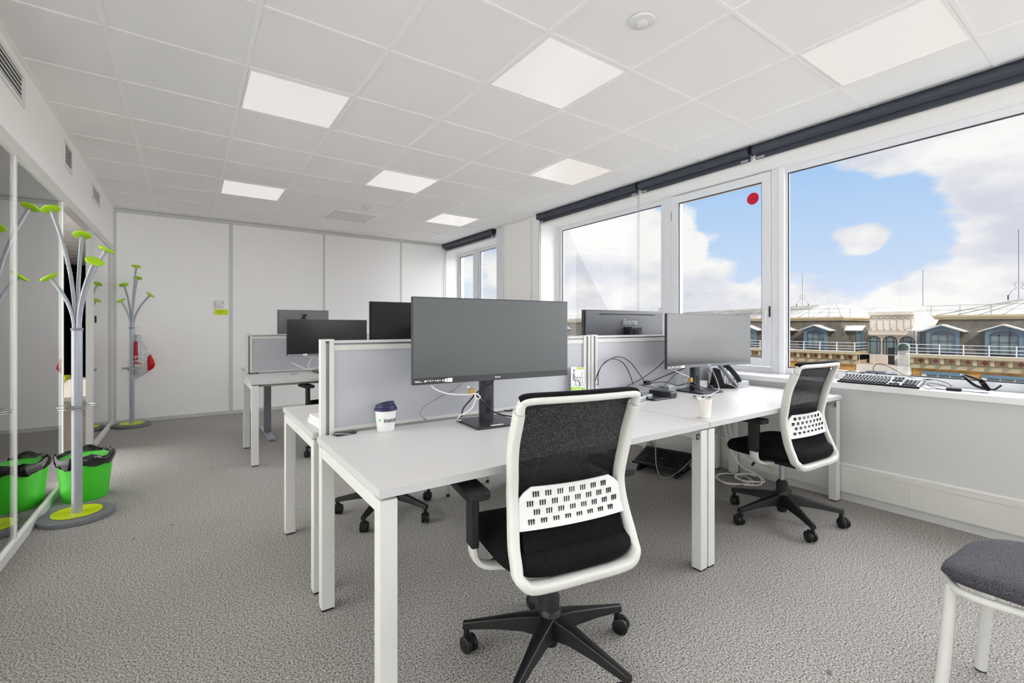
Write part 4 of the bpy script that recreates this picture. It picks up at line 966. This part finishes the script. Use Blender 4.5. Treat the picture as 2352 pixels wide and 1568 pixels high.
M().box(-.06, .06, -.02, .05, .06, .064, X=Matrix.Rotation(-.55, 4, 'X') @ Matrix.Translation((0, .02, -.0))).build('display', 'blackm', t)

# ================================================================== UNDER THE DESKS
t = thing('footrest', 'black ribbed footrest on the carpet under the window side desks', 'footrest', (3.27, 2.46, 0), .25)
X = Matrix.Translation((0, 0, .10)) @ Matrix.Rotation(math.radians(-14), 4, 'Y')
M().box(-.15, .15, -.22, .22, -.012, .008, X=X).build('platform', 'black', t, bevel=.006)
m = M()
for r in range(16):
    for c in range(4): m.box(-.13+c*.065, -.075+c*.065, -.205+r*.026, -.190+r*.026, .008, .014, X=X)
m.build('ribs', 'blackm', t)
for s in (-1, 1): M().prism([(-.16, 0), (.16, 0), (.15, .03), (.05, .06), (-.05, .08), (-.15, .02)], lambda u, v, q: (u, q, v), s*.16-.012, s*.16+.012).build('foot_bracket', 'black', t, bevel=.004)
f = lambda a, b, z=.006: PZ(a, b, z)
def coil(cx, cy, r, n, z): return [(cx+r*(1+.12*math.sin(k*1.7))*math.cos(k*.8), cy+r*(1+.1*math.cos(k*2.1))*math.sin(k*.8), z+.004*(k % 3)) for k in range(n)]
cable('cable', 'loosely coiled white cables on the carpet under the window side desk, inner coil', coil(3.50, 1.98, .13, 18, .008), .0055, 'cablew')
cable('cable', 'larger white cable coil on the carpet below the wall trunking', coil(3.58, 1.90, .10, 13, .022), .0060, 'cablew')
cable('cable', 'white cable falling from the desk to the floor coil by the wall', [(3.62, 2.14, .66), (3.60, 2.12, .45), (3.57, 2.06, .25), (3.60, 1.98, .10), (3.62, 1.85, .05), (3.52, 1.78, .02), (3.42, 1.86, .012)], .0055, 'cablew')
cable('cable', 'second white cable dropping from the desk beside the first', [(3.66, 2.12, .66), (3.62, 2.09, .40), (3.61, 2.0, .20), (3.66, 1.88, .12), (3.68, 1.80, .10)], .0050, 'cablew')
cable('cable', 'thin white cord hanging under the desk and drooping over the footrest', [(2.45, 1.90, .69), (2.47, 1.92, .45), (2.52, 1.95, .28), (2.66, 2.0, .17), (2.9, 2.04, .17), (3.3, 2.08, .30), (3.55, 2.1, .42)], .0032, 'cableg')
cable('cable', 'thin cord hanging at the near left desk corner', [(.51, 2.17, .68), (.50, 2.175, .5), (.49, 2.17, .35), (.505, 2.165, .28), (.52, 2.17, .36)], .0022, 'cableg')
for k, y in enumerate((2.02, 1.93, 1.60)):
    t = thing('wall_socket', ['white socket in the trunking, left of the floor cables', 'dark fronted socket in the trunking above the floor cables', 'white socket in the trunking below the near corner of the desk'][k], 'socket', (XR-.06, y, .15), 0, 'sockets in the wall trunking')
    M().box(-.004, 0, -.035, .035, -.035, .035).build('plate', 'whitep', t, bevel=.002)
    M().box(-.005, -.004, -.018, .018, -.018, .018).build('face', 'blackm' if k == 1 else 'sillw', t)
# metal legged chair deep under the desks
t = thing('side_chair', 'slim chair with thin grey metal legs behind the near desks', 'chair', (1.70, 3.28, 0), .0)
for x, y in ((-.194, -.33), (.194, -.235), (-.19, .15), (.19, .2)):
    lg = M().tube([(x*.95, y*.9, .44), (x, y, .01)], .010, 12).build('leg', 'silver', t, smooth=50); M().cyl((x, y, 0), .012, .02, 12).build('foot', 'blackm', lg)
M().box(-.21, .21, -.32, .18, .44, .47).build('seat', 'blackm', t, bevel=.012); M().box(-.20, .20, .16, .18, .60, .86).build('backrest', 'blackm', t, bevel=.01)
for sx in (-1, 1): M().tube([(sx*.17, .14, .45), (sx*.17, .17, .8)], .009, 8).build('back_post', 'silver', t, smooth=50)

# ================================================================== OUTSIDE
struct(M().box(8, 140, -90, 140, -22.3, -22).build('ground', 'street'))
XF = 45.0
def dormer(parent, y, xf, flip=0, X=None):
    """gabled dormer: front plane at xf, centre y; built facing -x"""
    T = Matrix.Translation((xf, y, 0)) @ Matrix.Rotation(flip, 4, 'Z')
    m = M(); m.box(.0, 2.6, -.80, .80, -.75, .95, X=T); d = m.build('dormer', 'slate', parent)
    m = M()
    for s in (-1, 1): m.box(-.25, -.05, s*.80-.10, s*.80+.10, -.85, .85, X=T)
    arch = [(-.9, .98), (.9, .98), (.9, .75), (.68, .62)]+[(.68*math.cos(a), .55+.35*math.sin(a)) for a in [PI*i/10 for i in range(0, 11)]]+[(-.68, .62), (-.9, .75)]
    m.prism(arch, lambda u, v, q: (q, u, v), -.22, -.02, X=T)
    m.prism([(-.9, .97), (.9, .97), (0, 1.28)], lambda u, v, q: (q, u, v), -.16, 0, X=T); m.build('frame', 'blue', d)
    m = M()
    for s in (-1, 1): m.prism([(0, 1.36), (s*1.22, .88), (s*1.22, .80), (0, 1.27)], lambda u, v, q: (q, u, v), -.55, 2.4, X=T)
    m.build('gable_roof', 'zinc2', d)
    m = M(); m.box(-.03, -.01, -.66, .66, -.72, .82, X=T); m.build('window_panes', 'pane', d)
    m = M()
    for yy_ in (-.66, -.24, .24, .66): m.box(-.07, -.03, yy_-.035, yy_+.035, -.72, .62, X=T)
    m.box(-.07, -.03, -.66, .66, .08, .15, X=T); m.box(-.07, -.03, -.66, .66, .55, .88, X=T); m.box(-.08, -.03, -.7, .7, -.76, -.68, X=T); m.build('window_frame', 'blued', d)
def block(lab, y0, y1, dormers, side, peaks, hx, wins):
    b = thing('apartment_building', lab, 'building', (0, 0, 0), 0, 'ochre brick mansard buildings across the street')
    M().box(XF+.5, XF+14, y0, y1, -22, -1.2).build('brick_wall', 'brickm', b)
    m = M(); m.box(XF-.15, XF+14, y0-.25, y1+.25, -1.12, -.90); m.box(XF+.3, XF+14, y0-.1, y1+.1, -1.95, -1.62); m.box(XF+.42, XF+14, y0, y1, -1.62, -1.12); m.build('cornice', 'stone', b)
    m = M(); y = y0+.35; n = 0
    while y < y1 and n < 95:
        m.prism([(0, -.17), (.18, 0), (0, .17), (-.18, 0)], lambda u, v, q: (q, u+y, v-1.36), XF+.40, XF+.43); y += .86; n += 1
    m.build('red_diamonds', 'redtile', b)
    m = M(); y = y0-.08
    while y < y1: m.box(XF+.0, XF+.42, y-.10, y+.10, -1.56, -1.12); y += .86
    m.build('corbels', 'stone', b)
    # mansard
    z0, z1 = -.9, 1.72; s_ = 1.0
    ring = lambda dx, z: [(XF+dx, y0+dx*side[0], z), (XF+14-dx, y0+dx*side[0], z), (XF+14-dx, y1-dx*side[1], z), (XF+dx, y1-dx*side[1], z)]
    M().rings([ring(.35, z0), ring(1.35, z1)]).build('mansard_roof', 'slate', b)
    M().rings([ring(1.15, z1), ring(1.10, 1.86), ring(1.02, 1.90), ring(1.02, 2.02), ring(1.3, 2.06)]).build('gutter', 'stone', b)
    r1 = ring(1.1, 2.04); m = M()
    tops = peaks; top = [(hx[0], tops[0], tops[2]), (hx[1], tops[0], tops[2]), (hx[1], tops[1], tops[2]), (hx[0], tops[1], tops[2])]
    m.rings([r1, top]); z = m.build('zinc_roof', 'zinc', b)
    m = M(); yy = y0+1.2
    while yy < y1-1:
        tt = min(max(yy, tops[0]), tops[1]); m.tube([(XF+1.1, yy, 2.06), (hx[0], tt+(yy-tt)*.0, tops[2]+.02)], .035, 4); yy += 1.15
    m.build('roof_seams', 'zinc', z)
    for yy in dormers: dormer(b, yy, XF+.25)
    # balcony railing
    m = M(); yy = y0-.15
    while yy < y1+.2: m.box(XF-.12, XF-.05, yy-.035, yy+.035, -.9, -.10); yy += 1.28
    for z_ in (-.15, -.42, -.66): m.box(XF-.11, XF-.06, y0-.2, y1+.2, z_-.022, z_+.022)
    for e_ in ((y0-.2), (y1+.2)):
        for z_ in (-.15, -.42, -.66): m.box(XF-.1, XF+6, e_-.025, e_+.025, z_-.022, z_+.022)
    m.box(XF-.13, XF-.05, y0-.2, y1+.2, -.95, -.83); m.build('balcony_railing', 'rail', b)
    # roof safety rail
    m = M(); yy = y0+.6
    while yy < y1: m.box(XF+1.15, XF+1.18, yy-.015, yy+.015, 2.0, 2.75); yy += 1.6
    m.box(XF+1.15, XF+1.18, y0+.6, y1-.6, 2.73, 2.76); m.box(XF+1.15, XF+1.18, y0+.6, y1-.6, 2.40, 2.42); m.build('roof_railing', 'railg', b)
    for yy in wins:
        w = M().box(XF+.44, XF+.5, yy-1.0, yy+1.0, -4.2, -2.35).build('window', 'pane', b)
        m = M(); m.box(XF+.40, XF+.44, yy-.34-.03, yy-.34+.03, -4.2, -2.35); m.box(XF+.40, XF+.44, yy+.34-.03, yy+.34+.03, -4.2, -2.35); m.box(XF+.40, XF+.44, yy-1.04, yy-.97, -4.2, -2.3); m.box(XF+.40, XF+.44, yy+.97, yy+1.04, -4.2, -2.3); m.build('window_frame', 'rail', w)
        M().box(XF+.30, XF+.5, yy-1.22, yy+1.22, -2.36, -2.16).build('lintel', 'lintel', w)
        m = M()
        for s in (-1, 1): m.box(XF+.34, XF+.5, yy+s*1.12-.12, yy+s*1.12+.12, -2.58, -2.36)
        m.build('lintel_stone', 'cream', w)
    return b
bL = block('left brick block with blue dormers, behind the opening window', 15.25, 62, (18.08, 21.1, 24.15, 27.2, 30.2, 33.3, 36.4, 39.5, 46, 52), (1, 1), (18.4, 19.9, 3.25), (XF+5.5, XF+8.5), (18.5, 22, 25.5))
bR = block('right brick block with two blue dormers, seen in the large window', -22, 11.55, (9.72, 6.62, 3.5, .4, -2.7), (1, 1), (-3, 5.9, 3.35), (XF+5.5, XF+8.5), (9.72, 6.5, 3.3))
# side dormers
def side_dormer(b, yf, s, xc):
    T = Matrix.Translation((xc, yf, 0)) @ Matrix.Rotation(s*PI/2, 4, 'Z')
    m = M(); m.box(0, 1.4, -.46, .46, -.75, .85, X=T); d = m.build('dormer', 'slate', b)
    m = M()
    for q in (-1, 1): m.prism([(0, 1.28), (q*.75, .90), (q*.75, .82), (0, 1.2)], lambda u, v, w: (w, u, v), -.5, 1.2, X=T)
    m.build('gable_roof', 'zinc2', d)
    m = M()
    for q in (-1, 1): m.box(-.2, 0, q*.46-.06, q*.46+.06, -.8, .8, X=T)
    m.build('frame', 'blue', d)
    m = M(); m.box(-.03, 0, -.34, .34, -.7, .6, X=T); m.build('window_panes', 'pane', d)
side_dormer(bL, 15.5, 1, XF+1.95)
side_dormer(bR, 11.3, -1, XF+1.95)
# middle recessed building
XM = 47.5
b = thing('apartment_building', 'cream rendered building with arched windows between the two brick blocks', 'building')
M().box(XM, XM+10, 11.9, 14.9, -22, 2.16).build('rendered_wall', 'cream', b)
m = M(); m.box(XM-.35, XM+10, 11.9, 14.9, 2.16, 2.4); m.box(XM-.3, XM, 11.9, 14.9, .50, .80); m.build('cornice', 'cream', b)
M().rings([[(XM-.35, 11.9, 2.41), (XM+10, 11.9, 2.41), (XM+10, 14.9, 2.41), (XM-.35, 14.9, 2.41)], [(XM+2, 11.9, 2.75), (XM+8, 11.9, 2.75), (XM+8, 14.9, 2.75), (XM+2, 14.9, 2.75)]]).build('zinc_roof', 'zinc', b)
m = M()
for k in range(7): m.box(XM-.08, XM, 12.0+k*.45, 12.10+k*.45, .9, 1.9)
m.box(XM-.08, XM, 11.9, 14.9, 1.85, 2.0); m.box(XM-.08, XM, 11.9, 14.9, .84, .96); m.build('panel_battens', 'cream', b)
p = [PX(x, 790, XM).y for x in (2007, 2045, 2084)]
for yc in p:
    w = M().prism([(-.46, -1.1), (.46, -1.1), (.46, -.05)]+[(.46*math.cos(a), -.05+.40*math.sin(a)) for a in [PI*i/12 for i in range(13)]]+[(-.46, -.05)], lambda u, v, q: (q, u+yc, v), XM-.03, XM-.01).build('arched_window', 'pane', b)
    m = M()
    for u in (-.24, .24): m.box(XM-.06, XM-.03, yc+u-.02, yc+u+.02, -1.1, .25)
    m.box(XM-.06, XM-.03, yc-.46, yc+.46, -.08, -.03)
    m.tube([(XM-.05, yc+.47*math.cos(a), -.05+.41*math.sin(a)) for a in [PI*i/14 for i in range(15)]], .03, 6); m.tube([(XM-.05, yc-.47, -.05), (XM-.05, yc-.47, -1.1), (XM-.05, yc+.47, -1.1), (XM-.05, yc+.47, -.05)], .03, 6)
    m.build('glazing_bars', 'mullion', w)
M().box(XM-.06, XM-.01, p[1]-.28, p[1]+.14, -1.9, -.55).build('terrace_door', 'mullion', b)
m = M(); m.box(XF+.6, XM, 11.6, 15.2, -2.1, -1.9); m.build('terrace', 'terr', b)
m = M(); m.box(XF+.5, XF+.65, 11.6, 15.2, -22, -1.9); m.build('lower_wall', 'cream', b)
m = M()
for yy in (12.0, 13.1, 14.0, 15.0): m.box(XF+.55, XF+.59, yy-.02, yy+.02, -1.9, -1.05)
m.box(XF+.55, XF+.59, 11.6, 15.2, -1.08, -1.04); m.build('terrace_railing', 'rail', b)
for k, yy in enumerate((14.75, 14.15, 12.1, 11.75)):
    w = M().box(XF+.46, XF+.5, yy-.2, yy+.2, -4.2, -2.75).build('window', 'pane', b)
t = thing('vent_box', 'grey box standing before the cream building, seen above the keyboard', 'vent box', (43.5, 13.15, -22))
M().box(-.4, .4, -.62, .62, 0, 19.75).build('box_body', 'boxg', t); M().box(-.42, .42, -.98, -.625, 0, 19.75).build('side_cover', 'boxl', t)
# antennas
for (px_, xx, z0_, z1_), lab in (((1843, 51.0, 3.1, 6.6), 'thin mast with curled finials on the left roof peak'), ((2120, 51, 2.9, 6.0), 'thin bare mast left on the right brick block roof'), ((2340, 51, 3.2, 8.5), 'tall thin mast on the right roof peak')):
    yy = PX(px_, 700, xx).y
    t = thing('roof_mast', lab, 'antenna', (xx, yy, z0_), 0, 'roof masts')
    M().tube([(0, 0, 0), (0, 0, z1_-z0_)], .03, 6).build('mast', 'railg', t)
    if px_ != 2120:
        m = M()
        for s in (-1, 1): m.tube([(0, s*.55, 0), (0, s*.55, .38)], .045, 6); m.tube(spline([(0, s*.55, .3), (0, s*.35, .7), (0, s*.12, .9), (0, s*.25, 1.15), (0, s*.12, 1.3)], 5), .014, 5)
        m.build('finials', 'mullion', t)
